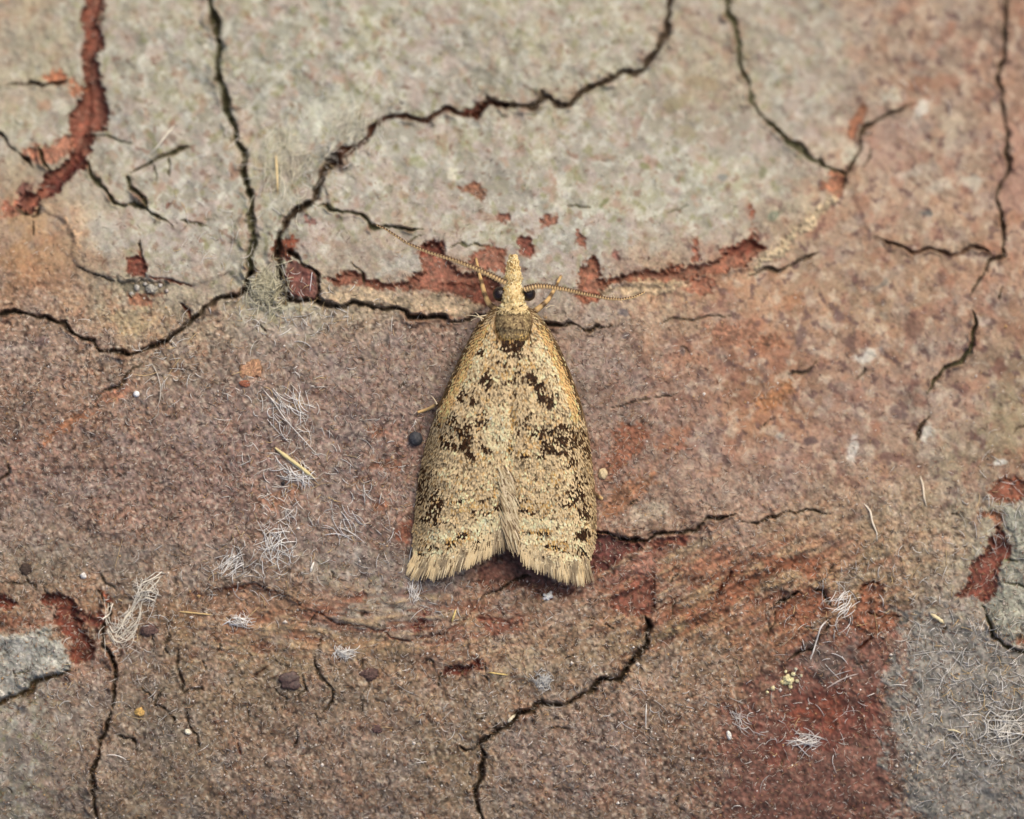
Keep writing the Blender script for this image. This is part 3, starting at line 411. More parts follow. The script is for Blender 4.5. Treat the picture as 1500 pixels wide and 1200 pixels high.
# single stains and pale patches that can be told apart (x, y, rx, ry, angle, colour, strength)
for bx_, by_, brx, bry, ba, bc, bs in [
  (1355, 155, 10, 22, .5, (204, 197, 184), .8), (1312, 134, 16, 12, 0, (192, 184, 164), .7), (1256, 224, 26, 15, -.4, (186, 177, 156), .8), (1361, 311, 7, 5, 0, (84, 78, 78), .8), (1307, 206, 55, 38, -.5, (156, 120, 106), .55), (1491, 260, 24, 70, 0, (164, 122, 106), .6),
  (1363, 118, 42, 12, 0, (150, 100, 76), .6), (1230, 464, 9, 13, .3, (104, 76, 72), .8), (1248, 503, 9, 16, .4, (106, 76, 68), .75), (1338, 482, 15, 17, .3, (114, 80, 68), .65), (1466, 539, 12, 17, .4, (112, 70, 58), .75), (1317, 605, 14, 9, .3, (104, 78, 74), .75), (1304, 669, 15, 8, 0, (106, 70, 62), .75), (1174, 493, 7, 17, .2, (110, 82, 76), .7), (1384, 406, 12, 8, 0, (120, 88, 78), .6), (1189, 646, 10, 6, 0, (90, 66, 64), .8), (1297, 414, 15, 5, -.7, (112, 100, 90), .7), (1450, 575, 7, 10, 0, (110, 80, 72), .6), (1271, 588, 9, 6, 0, (112, 78, 70), .6), (1420, 512, 9, 7, 0, (116, 88, 84), .6), (1160, 470, 9, 6, 0, (120, 76, 60), .6),
  (1276, 518, 22, 9, -.5, (202, 193, 180), .8), (1250, 657, 7, 22, .1, (196, 186, 176), .75), (1358, 634, 10, 14, .5, (202, 194, 182), .75), (1468, 677, 13, 5, -.2, (228, 226, 218), .8), (1440, 470, 12, 10, 0, (186, 164, 150), .6), (1140, 640, 8, 6, 0, (198, 186, 170), .6), (1380, 270, 30, 8, -.2, (190, 176, 158), .5), (1430, 265, 16, 12, 0, (190, 182, 166), .6), (1340, 250, 22, 8, -.4, (186, 172, 158), .5), (1400, 190, 18, 22, 0, (178, 160, 138), .5),
  (1163, 441, 20, 11, -.3, (166, 112, 78), .6), (1071, 488, 30, 18, -.3, (160, 106, 80), .6), (1112, 610, 18, 12, 0, (164, 106, 74), .6), (984, 641, 26, 12, -.4, (150, 92, 64), .6), (1000, 529, 32, 13, -.2, (158, 108, 84), .6), (1476, 621, 32, 55, 0, (142, 124, 96), .6), (1490, 470, 20, 30, 0, (150, 112, 88), .5),
  (1005, 190, 16, 10, 0, (138, 124, 100), .7), (989, 150, 26, 10, -.5, (140, 124, 94), .65), (1061, 257, 8, 5, 0, (118, 120, 118), .7), (1120, 250, 6, 11, .3, (112, 108, 80), .7), (1138, 313, 17, 5, -.6, (116, 120, 98), .7), (913, 247, 11, 9, 0, (136, 124, 112), .7), (945, 241, 8, 4, .4, (118, 116, 76), .7), (935, 175, 8, 11, .5, (150, 124, 114), .7), (884, 298, 4, 10, .7, (112, 112, 72), .75), (937, 210, 14, 9, -.4, (138, 128, 118), .6), (840, 250, 10, 6, -.8, (132, 126, 94), .6), (800, 330, 30, 6, 0, (184, 180, 170), .4), (1060, 200, 10, 12, 0, (140, 120, 104), .5), (1035, 120, 26, 12, .2, (144, 124, 96), .6),
  (487, 162, 44, 22, -.5, (192, 191, 172), .6), (514, 183, 7, 24, .1, (210, 210, 197), .75), (466, 170, 7, 17, 0, (206, 206, 190), .7), (402, 225, 9, 40, .1, (200, 194, 172), .6), (661, 255, 7, 9, 0, (208, 202, 182), .75), (440, 205, 30, 12, -.7, (196, 194, 176), .5), (590, 385, 40, 18, -.3, (182, 178, 168), .5), (700, 345, 26, 12, 0, (184, 178, 168), .5), (515, 240, 18, 10, 0, (178, 176, 164), .5), (610, 235, 16, 10, .4, (138, 138, 100), .5), (650, 210, 5, 18, 0, (140, 118, 92), .6), (590, 285, 8, 6, 0, (150, 118, 94), .6), (350, 215, 14, 40, 0, (176, 150, 132), .4), (340, 250, 9, 12, 0, (164, 116, 92), .65), (245, 140, 30, 20, 0, (150, 144, 124), .4), (200, 145, 8, 4, .4, (120, 108, 86), .7), (290, 142, 12, 8, 0, (148, 124, 100), .55), (330, 150, 6, 8, 0, (150, 150, 104), .6), (60, 150, 12, 8, 0, (166, 116, 88), .5), (85, 150, 14, 12, 0, (198, 192, 176), .5), (250, 200, 8, 7, 0, (110, 92, 80), .65), (150, 340, 24, 26, 0, (182, 176, 166), .5), (220, 350, 40, 14, -.2, (160, 148, 142), .5),
  (520, 945, 100, 11, .05, (166, 134, 98), .6), (430, 925, 60, 9, .1, (164, 132, 98), .5), (760, 965, 30, 26, -.6, (168, 148, 122), .5), (1010, 905, 60, 12, -.6, (172, 140, 98), .6), (1010, 805, 60, 10, -.35, (158, 134, 104), .5), (260, 425, 40, 10, -.1, (176, 158, 134), .6), (190, 470, 30, 22, 0, (160, 138, 104), .5), (60, 500, 16, 8, 0, (112, 84, 84), .5), (90, 550, 14, 10, 0, (122, 84, 74), .4), (870, 460, 20, 10, 0, (160, 142, 132), .5), (915, 458, 8, 6, 0, (96, 84, 88), .7), (918, 492, 7, 5, 0, (100, 86, 88), .65), (1000, 515, 5, 8, 0, (98, 84, 84), .6), (950, 750, 30, 14, -.3, (186, 168, 146), .55), (900, 735, 14, 10, 0, (152, 92, 66), .5), (180, 815, 60, 14, 0, (140, 124, 114), .35)]:
    sB = block([(bx_, by_)], max(brx, bry) * 1.8); dx_ = PX[sB] - bx_; dy_ = PY[sB] - by_; cb, sb_ = math.cos(ba), math.sin(ba)
    eB = np.sqrt(((dx_ * cb + dy_ * sb_) / brx) ** 2 + ((-dx_ * sb_ + dy_ * cb) / bry) ** 2) + .18 * nD[sB] + .12 * nC[sB]
    C[sB] = mix(C[sB], np.asarray(bc, float), bs * sstep(1.25, .55, eB))
stA = np.exp(-((PX - 1080) / 230.) ** 4 - ((PY - 865 + (PX - 1080) * .10) / 85.) ** 4)           # peeling strips, running up to the right
sU = PX * .88 - PY * .47; sV = PX * .47 + PY * .88; st1 = snoise(sU * .16 + 6 * nC / 6, sV, 13, 90, 3, .6); st2 = snoise(sU * .2, sV, 22, 91, 3, .6)
stB = np.exp(-((PX - 520) / 260.) ** 4 - ((PY - 925 - 18 * np.sin(PX / 120.)) / 48.) ** 4); st3 = snoise(PX * .18, PY + 20 * np.sin(PX / 120.), 14, 92, 3, .6)
for stm, sa, sb in ((stA, st1, st2), (stB, st3, st2)):
    C = mix(C, (178, 146, 108), .55 * stm * sstep(.3, 1.5, sa)); C = mix(C, (128, 72, 54), .55 * stm * sstep(.3, 1.4, -sa)); C = mix(C, (158, 98, 70), .4 * stm * sstep(.2, 1.4, sb))
H += .022 * stA * st1 + .02 * stA * st2 + .014 * stB * st3
C = C * (1 + (.05 + .06 * sat) * calm * nE)[..., None]
gl = np.zeros(PX.shape)
jag = 1.1 * snoise(PX, PY, 7, 31, 2); jagL = 1.0 * snoise(PX, PY, 42, 34, 4, .6)
for P, c, dep, soft in SC:
    s = block(P, 20); d, _ = seg_dist(WX[s], WY[s], P, True); sd = np.where(inside(WX[s], WY[s], P), d, -d) + jag[s] * (1 + soft * .35) + jagL[s] * max(0, soft - 1.5) * 1.3
    mk = sstep(-soft, soft, sd)
    H[s] -= dep * sstep(-2.5, 4.5 + soft, sd)
    v = 1 + .10 * nE[s] + .07 * nD[s] + .06 * nC[s]
    cc = np.asarray(c, float); cc = (cc.mean() + (cc - cc.mean()) * .86) * v[..., None]
    cc = mix(cc, cc * .62, .6 * sstep(.7, 1.7, nA[s])); cc = mix(cc, (186, 160, 138), .30 * sstep(.6, 2., nB[s]))
    C[s] = C[s] + (cc - C[s]) * (mk * .92)[..., None]
    if c[0] - c[2] > 65 and c[0] < 150: gl[s] = np.maximum(gl[s], mk)
    # thin broken rim round the flaked edge, in the reddish inner bark
    rim = np.exp(-(sd / 2.6) ** 2) * sstep(-.2, .9, nC[s]) * (dep > .04)
    C[s] = mix(C[s], (112, 58, 40), .55 * rim)
for P, w, dep, tap, c in CR:
    s = block(P, 30); d, t = seg_dist(WX[s], WY[s], P); ww = .86 * w * (1 + .12 * nD[s] + .06 * jag[s] + .16 * nC[s])
    if tap: ww = ww * np.clip(np.minimum(t, 1 - t) * 5 + .25, 0, 1)
    ww = np.maximum(ww * (.82 if w < 3.2 else 1), .4); p = np.clip(1 - d / ww, 0, 1)
    if w > 3.4: H[s] += .05 * np.exp(-((d - 1.5 * ww) / (1.1 * ww)) ** 2) * np.clip(.5 + .6 * nC[s], 0, 1.6)      # lifted, uneven lips
    H[s] -= .60 * dep * p ** .75 * np.clip(ww / w, .3, 1.2)
    C[s] = mix(C[s], (120, 78, 54), .35 * sstep(2.2, .9, d / ww) * sstep(-.3, 1.2, nC[s]) * (w > 3))   # stained lips
    C[s] = mix(C[s], c, np.clip(sstep(.05, .6, p) * .85, 0, 1))
lum = (C @ np.array([.3, .59, .11]))[..., None]; C = lum + (C - lum) * .95; C = C + sat[..., None] * np.array([-3., 4., 3.5]) + (1 - sat)[..., None] * np.array([-5., -1., -2.])
gi = np.gradient(H, axis=0) / np.gradient(ys)[:, None] / U; gj = np.gradient(H, axis=1) / np.gradient(xs)[None] / U
NRM = np.stack([-gj, gi, np.ones_like(H)], -1); NRM /= np.linalg.norm(NRM, axis=-1)[..., None]
def zat(X, Y):
    X = np.asarray(X, float); Y = np.asarray(Y, float)
    gx = np.clip(np.interp(X, xs, np.arange(len(xs))), 0, len(xs) - 1.001); gy = np.clip(np.interp(Y, ys, np.arange(len(ys))), 0, len(ys) - 1.001)
    i = gx.astype(int); j = gy.astype(int); u = gx - i; v = gy - j
    return (H[j, i] * (1 - u) + H[j, i + 1] * u) * (1 - v) + (H[j + 1, i] * (1 - u) + H[j + 1, i + 1] * u) * v
def W(X, Y, Z): return np.stack([(np.asarray(X, float) - 750) * U, (600 - np.asarray(Y, float)) * U, np.asarray(Z, float) + 0 * np.asarray(X, float)], -1)

trunk = empty('tree_trunk', (0, 0, -1.0))
tag(trunk, 'flaking reddish brown tree bark with cracked grey plates, under the resting moth', 'tree bark', kind=None)
Vall = W(PX, PY, H).reshape(-1, 3); Call = s2l(np.clip(C, 8, 235)).reshape(-1, 3); Nall = NRM.reshape(-1, 3)
ny, nx = PX.shape
cid = ID[:-1, :-1].copy()
def components(A):
    lab = np.zeros(A.shape, np.int32); par = [0]
    def find(a):
        while par[a] != a: par[a] = par[par[a]]; a = par[a]
        return a
    prev = []
    for j in range(A.shape[0]):
        e = np.concatenate([[0], np.nonzero(np.diff(A[j]))[0] + 1, [A.shape[1]]]); cur = []; pi = 0
        for a, b in zip(e[:-1], e[1:]):
            n = len(par); par.append(n); cur.append((a, b, A[j, a], n)); lab[j, a:b] = n
        q = 0
        for (a, b, v, n) in cur:
            while q < len(prev) and prev[q][1] <= a: q += 1
            r = q
            while r < len(prev) and prev[r][0] < b:
                if prev[r][2] == v: par[find(n)] = find(prev[r][3])
                r += 1
        prev = cur
    root = np.array([find(i) for i in range(len(par))]); return root[lab]
for _ in range(4):
    lab = components(cid); u, first, cnt = np.unique(lab, return_index=True, return_counts=True); v = cid.ravel()[first]; done = True
    for a, f, c_, k in zip(u, first, cnt, v):
        if c_ < cnt[v == k].max():
            j, i = divmod(f, cid.shape[1]); nb = cid[j, i - 1] if i > 0 else cid[j - 1, i]
            cid[lab == a] = nb; done = False
    if done: break
base_i = (np.arange(ny - 1)[:, None] * nx + np.arange(nx - 1)[None])
for k in range(len(PLATES) + 1):
    q = base_i[cid == k]
    if len(q) < 50: continue
    F = np.stack([q, q + nx, q + nx + 1, q + 1], 1); used, inv = np.unique(F.ravel(), return_inverse=True)
    o = mesh_obj('bark_plate', Vall[used], [inv.reshape(-1, 4)], M_BARK, trunk, Call[used], True)
    o.data.normals_split_custom_set_from_vertices(Nall[used].tolist())

# ------------------------------------------------------------------ the moth
moth = empty('moth', (0, 0, float(zat(745, 640))))
tag(moth, 'beige brown moth with speckled wings folded flat, long pale snout and thread antennae', 'moth')
ZB = float(zat(745, 640)) + 0.02
YL = [448, 455, 475, 510, 555, 590, 620, 660, 700, 760, 800, 825, 850]
XL = [736, 718, 700, 681, 660, 645, 633, 622, 614, 607, 605, 607, 612]
YR = [448, 455, 475, 510, 545, 580, 620, 650, 690, 735, 770, 800, 830, 855]
XR = [766, 782, 799, 819, 834, 847, 858, 863, 868, 872, 873, 870, 863, 858]
def xl(y): return np.interp(y, YL, XL)
def xr(y): return np.interp(y, YR, XR)
def xc(y): return np.interp(y, [450, 600, 700, 800, 860], [752, 751, 747, 752, 754])
def hh(y): return np.interp(y, [445, 465, 490, 530, 600, 700, 780, 860], [.48, .60, .68, .72, .70, .58, .45, .36])
def wing_z(x, y):
    c = xc(y); u = np.where(x < c, (x - c) / np.minimum(xl(y) - c, -8), (x - c) / np.maximum(xr(y) - c, 8))
    u = np.clip(u, 0, 1.12)
    fr = sstep(640, 590, y); p = 1 - .16 * u ** 1.6 - (.70 - .34 * fr) * np.clip((u - .45) / .55, 0, 1.2) ** (2.4 + .4 * fr) - .03 * np.exp(-(u / .05) ** 2)
    return ZB + hh(y) * p + .012 * fbm(x, y, 30, 60, 2) + .01 * fbm(x, y, 12, 61, 2)
def yend(x):      # lower border of the scaled wing, where the fringe starts
    return np.where(x < 749, np.interp(x, [600, 607, 615, 640, 670, 700, 725, 742, 749], [800, 812, 824, 823, 815, 800, 786, 772, 764]),
                    np.interp(x, [749, 757, 770, 800, 830, 850, 862, 875], [772, 782, 802, 816, 826, 831, 822, 800]))
def wing_nt(x, y):
    e = 1.5; dzx = (wing_z(x + e, y) - wing_z(x - e, y)) / (2 * e * U); dzy = -(wing_z(x, y + e) - wing_z(x, y - e)) / (2 * e * U)
    n = np.stack([-dzx, -dzy, np.ones_like(dzx)], -1); return n / np.linalg.norm(n, axis=-1)[..., None]
TCX, TCY, TRX, TRY = 751.5, 477.0, 27.0, 33.0
def in_thorax(x, y, k=1.0): return ((x - TCX) / (TRX * k)) ** 2 + ((y - TCY) / (TRY * k)) ** 2 < 1
# wing pattern --------------------------------------------------------
CREAM = np.array([242, 216, 168.]); PALE = np.array([252, 232, 184.]); TAN = np.array([200, 164, 112.]); GREYB = np.array([150, 132, 102.]); DARK = np.array([50, 32, 18.]); OCHRE = np.array([208, 174, 114.])
DK = [ # x, y, rx, ry, angle, strength : dark scale patches
 (750, 503, 17, 10, 0, 1.0), (752, 516, 12, 8, 0, .45), (706, 514, 4, 6, 0, .9), (712, 551, 8, 9, 0, .95), (716, 566, 6, 8, 0, .8), (681, 579, 9, 8, .5, .95), (693, 584, 7, 6, 0, .8), (688, 572, 14, 4, .4, .4),
 (778, 553, 9, 10, -.3, .95), (790, 566, 8, 9, .6, .95), (800, 583, 13, 10, .6, 1.0), (812, 578, 6, 6, 0, .8), (768, 558, 4, 10, 0, .6),
 (676, 618, 26, 12, .2, .42), (705, 612, 10, 14, .3, .5), (680, 628, 10, 12, .4, .75), (664, 618, 10, 8, 0, .55), (655, 637, 10, 6, 0, .4), (668, 651, 20, 6, .15, .85), (690, 664, 9, 5, .6, .9), (644, 618, 6, 4, 0, .8), (685, 640, 8, 10, 0, .6),
 (713, 656, 9, 3.5, .4, .85), (705, 651, 4, 4, 0, .5), (770, 617, 8, 8, .3, .4), (782, 628, 9, 7, .5, .5), (778, 602, 8, 6, 0, .3),
 (806, 632, 16, 14, 0, .55), (800, 650, 9, 12, 0, .75), (824, 628, 14, 10, .4, .6), (828, 646, 16, 9, .2, .6), (846, 638, 12, 10, .3, .65), (815, 658, 20, 5, .1, .6), (839, 674, 7, 7, 0, .75), (792, 666, 5, 4, 0, .7), (856, 660, 6, 12, 0, .5), (768, 664, 7, 5, .3, .55), (748, 655, 4, 8, 0, .4), (757, 630, 5, 6, 0, .3),
 (752, 555, 12, 4, -.3, .5), (760, 545, 8, 5, -.5, .5), (735, 530, 10, 5, .3, .45), (758, 520, 10, 3, -.4, .5), (752, 578, 5, 6, .4, .5),
 (641, 716, 6, 3, 0, .7), (630, 740, 18, 22, .3, .45), (622, 700, 12, 20, .2, .42), (636, 752, 10, 8, 0, .45), (672, 730, 14, 2.5, -.25, .5), (712, 728, 10, 3, -.3, .55), (730, 740, 6, 3, -.4, .7), (697, 745, 10, 2.2, -.2, .8), (712, 750, 10, 2, -.2, .75),
 (767, 745, 12, 2.2, 0, .65), (785, 749, 12, 2.2, .1, .5), (843, 722, 16, 10, .7, .5), (850, 700, 10, 12, .4, .38), (856, 745, 12, 12, 0, .4), (832, 735, 12, 5, 0, .4), (852, 780, 14, 8, -.2, .55), (765, 730, 8, 3, 0, .4),
 (645, 763, 16, 2.2, -.15, .6), (678, 781, 7, 5, 0, .8), (660, 794, 6, 3, 0, .55), (700, 790, 8, 2.5, -.4, .7), (722, 778, 6, 3, -.6, .6), (632, 798, 9, 2.2, .1, .55), (662, 815, 10, 2, -.3, .7), (625, 822, 8, 2, .2, .5), (618, 806, 5, 8, 0, .4),
 (776, 776, 12, 2.5, 0, .5), (796, 778, 6, 4, 0, .75), (812, 798, 14, 3.5, .1, .55), (773, 800, 9, 2, .1, .7), (792, 809, 8, 2.4, .2, .7), (810, 822, 9, 2.2, .1, .6), (850, 806, 7, 3, 0, .5), (835, 828, 8, 2, 0, .4), (826, 803, 10, 2, 0, .6),
 (704, 470, 8, 14, .5, .55), (800, 482, 7, 16, -.5, .55), (812, 510, 5, 22, -.35, .55), (826, 545, 5, 20, -.35, .5), (686, 500, 4, 22, .4, .5), (672, 535, 4, 20, .4, .5),
]
PL = [ # cream patches
 (728, 630, 18, 26, 0, .7), (745, 640, 9, 30, 0, .55), (728, 600, 16, 10, 0, .4), (690, 545, 14, 22, .6, .55), (700, 520, 12, 18, .4, .5), (800, 520, 18, 28, -.5, .55), (815, 555, 10, 24, -.4, .6), (790, 500, 12, 12, 0, .5), (708, 492, 10, 10, 0, .4),
 (735, 712, 12, 16, 0, .4), (714, 765, 18, 12, -.3, .85), (690, 775, 12, 12, 0, .6), (648, 780, 22, 10, -.1, .65), (640, 810, 20, 9, 0, .7), (664, 804, 8, 6, 0, .95), (704, 780, 10, 9, 0, .8), (735, 755, 8, 10, 0, .7),
 (776, 764, 20, 9, 0, .85), (800, 765, 20, 8, 0, .6), (776, 788, 12, 10, 0, .95), (797, 795, 9, 11, 0, .95), (812, 814, 12, 7, 0, .9), (835, 816, 14, 9, 0, .9), (830, 770, 16, 12, 0, .55), (842, 790, 14, 10, 0, .5), (845, 822, 10, 8, 0, .7), (812, 785, 10, 6, 0, .6),
]
OC = [ # ochre touches
 (750, 492, 26, 8, 0, .8), (716, 540, 8, 8, 0, .5), (752, 610, 5, 18, 0, .6), (748, 650, 5, 10, 0, .6), (706, 666, 10, 6, 0, .6), (766, 660, 10, 6, 0, .6), (722, 700, 8, 5, 0, .4), (682, 782, 12, 8, 0, .5), (660, 790, 8, 6, 0, .5), (788, 775, 20, 5, 0, .6), (812, 795, 20, 7, 0, .6), (785, 736, 22, 8, 0, .35), (690, 738, 26, 8, -.2, .35), (726, 720, 6, 6, 0, .5),
 (810, 700, 8, 8, 0, .4), (770, 535, 14, 8, 0, .35), (780, 640, 12, 14, 0, .3), (712, 580, 6, 6, 0, .4), (745, 545, 10, 8, 0, .4),
]
def patch(x, y, L):
    t = np.zeros_like(x)
    for (a, b, rx, ry, ang, s) in L:
        dx = x - a; dy = y - b; c, q = math.cos(ang), math.sin(ang)
        e = ((dx * c + dy * q) / rx) ** 2 + ((-dx * q + dy * c) / ry) ** 2
        t = np.maximum(t, s * sstep(1.7, .55, e))
    return t
def wing_colour(x, y, r):
    """r: random generator; a colour for every scale"""
    n = len(x); base = np.tile(np.array([230, 204, 160.]), (n, 1))
    k = r.random(n)
    base[k < .34] = CREAM; base[(k >= .34) & (k < .50)] = GREYB; base[(k >= .50) & (k < .60)] = TAN; base[(k >= .60) & (k < .64)] = np.array([104, 84, 56.])
    nn = fbm(x, y, 22, 70, 3) * 2.4
    base *= (1 + .10 * nn)[:, None]
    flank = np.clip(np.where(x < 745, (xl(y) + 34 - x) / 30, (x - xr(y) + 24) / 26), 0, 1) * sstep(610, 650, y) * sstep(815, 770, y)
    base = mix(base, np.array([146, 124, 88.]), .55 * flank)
    p = patch(x, y, PL); sel = r.random(n) < p * .95; base[sel] = PALE + r.normal(0, 8, (sel.sum(), 1))
    o = patch(x, y, OC); sel = r.random(n) < o * .8; base[sel] = OCHRE + r.normal(0, 14, (sel.sum(), 1)) - np.array([0, 10, 14.]) * r.random((sel.sum(), 1))
    d = patch(x, y, DK); d = np.clip(d * (1 + .5 * nn), 0, 1)
    sel = r.random(n) < np.minimum(d, .86); base[sel] = DARK + np.array([34, 22, 12.]) * r.random((sel.sum(), 1)) ** 2
    sel = r.random(n) < .02; base[sel] = np.array([84, 60, 36.])
    costa = (sstep(470, 485, y) * sstep(622, 612, y)) * np.where(x < 745, sstep(23, 18, x - xl(y)) * sstep(3, 7, x - xl(y)), sstep(21, 16, xr(y) - x) * sstep(3, 7, xr(y) - x))
    sel = r.random(n) < costa; base[sel] = np.array([252, 206, 140.]) + r.normal(0, 12, (sel.sum(), 1))
    edge = sstep(470, 485, y) * sstep(615, 600, y) * sstep(7, 4, np.minimum(x - xl(y), xr(y) - x)); sel = r.random(n) < edge * .6; base[sel] = np.array([92, 70, 44.])
    return np.clip(base * (1 + r.normal(0, .07, (n, 1))), 10, 252)
def scales(mb, x, y, z, nrm, ang, L, Wd, lift, colr, tipc, curl=.35):
    """leaf-shaped scale at each point; ang: heading in the picture plane (0 = towards the tail, -Y)"""
    n = len(x); d = np.stack([np.sin(ang), -np.cos(ang), np.zeros(n)], 1)
    t = d - nrm * (d * nrm).sum(1)[:, None]; t /= np.linalg.norm(t, axis=1)[:, None]; s = np.cross(nrm, t)
    p = W(x, y, z); L = L[:, None] * U; w = Wd[:, None] * U; l = lift[:, None] * U
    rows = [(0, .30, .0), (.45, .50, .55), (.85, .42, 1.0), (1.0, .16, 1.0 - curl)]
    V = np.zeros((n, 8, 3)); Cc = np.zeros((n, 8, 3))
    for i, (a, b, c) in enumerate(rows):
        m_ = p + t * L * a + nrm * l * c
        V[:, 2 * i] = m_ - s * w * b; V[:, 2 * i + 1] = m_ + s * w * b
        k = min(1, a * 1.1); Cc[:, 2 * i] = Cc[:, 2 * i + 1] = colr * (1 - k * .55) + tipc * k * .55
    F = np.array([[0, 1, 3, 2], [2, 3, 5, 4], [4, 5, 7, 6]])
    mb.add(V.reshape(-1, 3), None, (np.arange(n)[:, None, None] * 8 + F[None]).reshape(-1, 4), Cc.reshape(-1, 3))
rm = np.random.default_rng(3)
for side in (-1, 1):
    # membrane
    yy = np.linspace(450, 832, 96); uu = np.linspace(0, 1, 40); V = []
    for y in yy:
        e = xl(y) if side < 0 else xr(y); c = xc(y); x = c + (e - c) * uu
        yq = np.minimum(y, yend(x) + 4); V.append(W(x, yq, wing_z(x, yq) - .012 - .3 * (in_thorax(x, yq, .98) & (yq < 500))))
    V = np.array(V); i = np.arange(95)[:, None] * 40 + np.arange(39)[None]
    F = np.stack([i, i + 40, i + 41, i + 1], -1).reshape(-1, 4)
    if side > 0: F = F[:, ::-1]
    V2 = V.reshape(-1, 3); cc = np.tile(s2l((124, 100, 68)), (len(V2), 1))
    fw = mesh_obj('forewing', V2, [F], M_MEMB, moth, cc)
    fw['label'] = 'left forewing, its inner fringe lying over the other wing' if side < 0 else 'right forewing with a dark band across its middle'
    so = fw.modifiers.new('thickness', 'SOLIDIFY'); so.thickness = 0.012; so.offset = -1
    # scales in rows
    mb = MB(); gx_, gy_ = np.meshgrid(np.arange(596, 884, 2.05), np.arange(452, 836, 2.9)); gx_[1::2] += 1.0
    x = gx_.ravel() + rm.normal(0, .35, gx_.size); y = gy_.ravel() + 2.2 * fbm(gx_.ravel(), gy_.ravel(), 26, 66, 2) + rm.normal(0, .45, gx_.size)
    c = xc(y); ok = ((x < c) if side < 0 else (x >= c)) & (x > xl(y) + .5) & (x < xr(y) - .5) & (y < yend(x) - 2) & ~(in_thorax(x, y, 1.04) & (y < 497))
    x, y = x[ok], y[ok]; o_ = np.argsort(-y); x, y = x[o_], y[o_]
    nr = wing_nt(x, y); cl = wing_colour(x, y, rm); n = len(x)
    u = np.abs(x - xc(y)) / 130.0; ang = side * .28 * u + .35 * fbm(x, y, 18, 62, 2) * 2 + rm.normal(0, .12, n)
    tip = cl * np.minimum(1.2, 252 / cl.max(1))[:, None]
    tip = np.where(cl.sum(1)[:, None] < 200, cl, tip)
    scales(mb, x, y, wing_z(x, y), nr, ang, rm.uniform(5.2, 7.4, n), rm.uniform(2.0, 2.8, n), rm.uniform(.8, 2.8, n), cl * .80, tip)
    ho = mb.build('scale_coat', M_SCALE, fw, smooth=True); ho['kind'] = 'stuff'
    # fringe
    mb = MB(); xs_ = np.concatenate([np.linspace(607, 747, 620), np.linspace(609, 745, 520)]) if side < 0 else np.concatenate([np.linspace(752, 862, 500), np.linspace(754, 861, 420)])
    lay = np.concatenate([np.zeros(620), np.ones(520)]) if side < 0 else np.concatenate([np.zeros(500), np.ones(420)])
    x = xs_ + rm.normal(0, .6, len(xs_)); y = yend(x) - 3 - lay * 6 + rm.normal(0, 1.5, len(x)); n = len(x)
    band = fbm(x, x * 0 + 5, 16, 64, 2) * 2.2
    Lh = np.where(lay == 0, rm.uniform(17, 33, n), rm.uniform(9, 21, n))
    if side < 0: a = -.22 + .42 * sstep(700, 750, x) + .20 * sstep(650, 606, x) * -1
    else: a = .05 - .18 * sstep(790, 752, x) + .12 * sstep(840, 862, x)
    a = a + rm.normal(0, .07, n)
    cA = np.array([226, 202, 156.]); cB = np.array([148, 132, 106.]); cl = cA + (cB - cA) * np.clip(.35 + .9 * band + rm.normal(0, .28, n), 0, 1)[:, None]
    cl[rm.random(n) < .12] = np.array([230, 212, 172.]); cl[rm.random(n) < .10] = np.array([108, 88, 62.])
    z = wing_z(x, y) - .004 + lay * .012; p = W(x, y, z); d = np.stack([np.sin(a), -np.cos(a), -.10 + 0 * a], 1)
    sN = np.stack([np.cos(a), np.sin(a), 0 * a], 1); w = rm.uniform(.5, .95, n)[:, None] * U; Lh = Lh[:, None] * U
    V = np.stack([p - sN * w * .6, p + sN * w * .6, p + d * Lh * .55 - sN * w + [0, 0, .012], p + d * Lh * .55 + sN * w + [0, 0, .012], p + d * Lh - sN * w * .35 - [0, 0, .01], p + d * Lh + sN * w * .35 - [0, 0, .01]], 1)
    F = np.array([[0, 2, 3, 1], [2, 4, 5, 3]]); mb.add(V.reshape(-1, 3), None, (np.arange(n)[:, None, None] * 6 + F[None]).reshape(-1, 4), np.repeat(cl, 6, 0))
    if side > 0:                                                   # dark strip laid over the wing, painting the shade in a fold gap
        xq = np.array([849., 853., 858., 863., 864.5, 859., 854., 849.5]); yq_ = np.array([801., 806., 813., 821., 820., 811., 804., 800.]); zq = wing_z(xq, yq_) + .035
        mb.add(W(xq, yq_, zq), None, np.array([[0, 1, 6, 7], [1, 2, 5, 6], [2, 3, 4, 5]]), (26, 18, 12))
    if side < 0:                                                   # inner fringe combed over the other wing
        n = 620; t = rm.random(n); x = 738 + 6 * t + rm.normal(0, 4, n); y = 690 + 88 * t + rm.normal(0, 5, n); a = .42 - .10 * t + rm.normal(0, .09, n); Lh = rm.uniform(20, 32, n) * np.where(t < .15, .7, 1.0)
        cl = np.array([188, 168, 132.]) + rm.normal(0, 22, (n, 1)); cl[rm.random(n) < .25] = np.array([118, 98, 74.]); cl[rm.random(n) < .16] = np.array([222, 206, 168.])
        z = wing_z(x, y) + .03 + .05 * t * rm.random(n); p = W(x, y, z); q = W(x + np.sin(a) * Lh, y + np.cos(a) * Lh, 0)
        q[:, 2] = np.maximum(wing_z(x + np.sin(a) * Lh, y + np.cos(a) * Lh) + .025, z - .12)
        sN = np.stack([np.cos(a), np.sin(a), 0 * a], 1); w = rm.uniform(.7, 1.2, n)[:, None] * U; mid = (p + q) / 2 + [0, 0, .02]
        V = np.stack([p - sN * w * .6, p + sN * w * .6, mid - sN * w, mid + sN * w, q - sN * w * .3, q + sN * w * .3], 1)
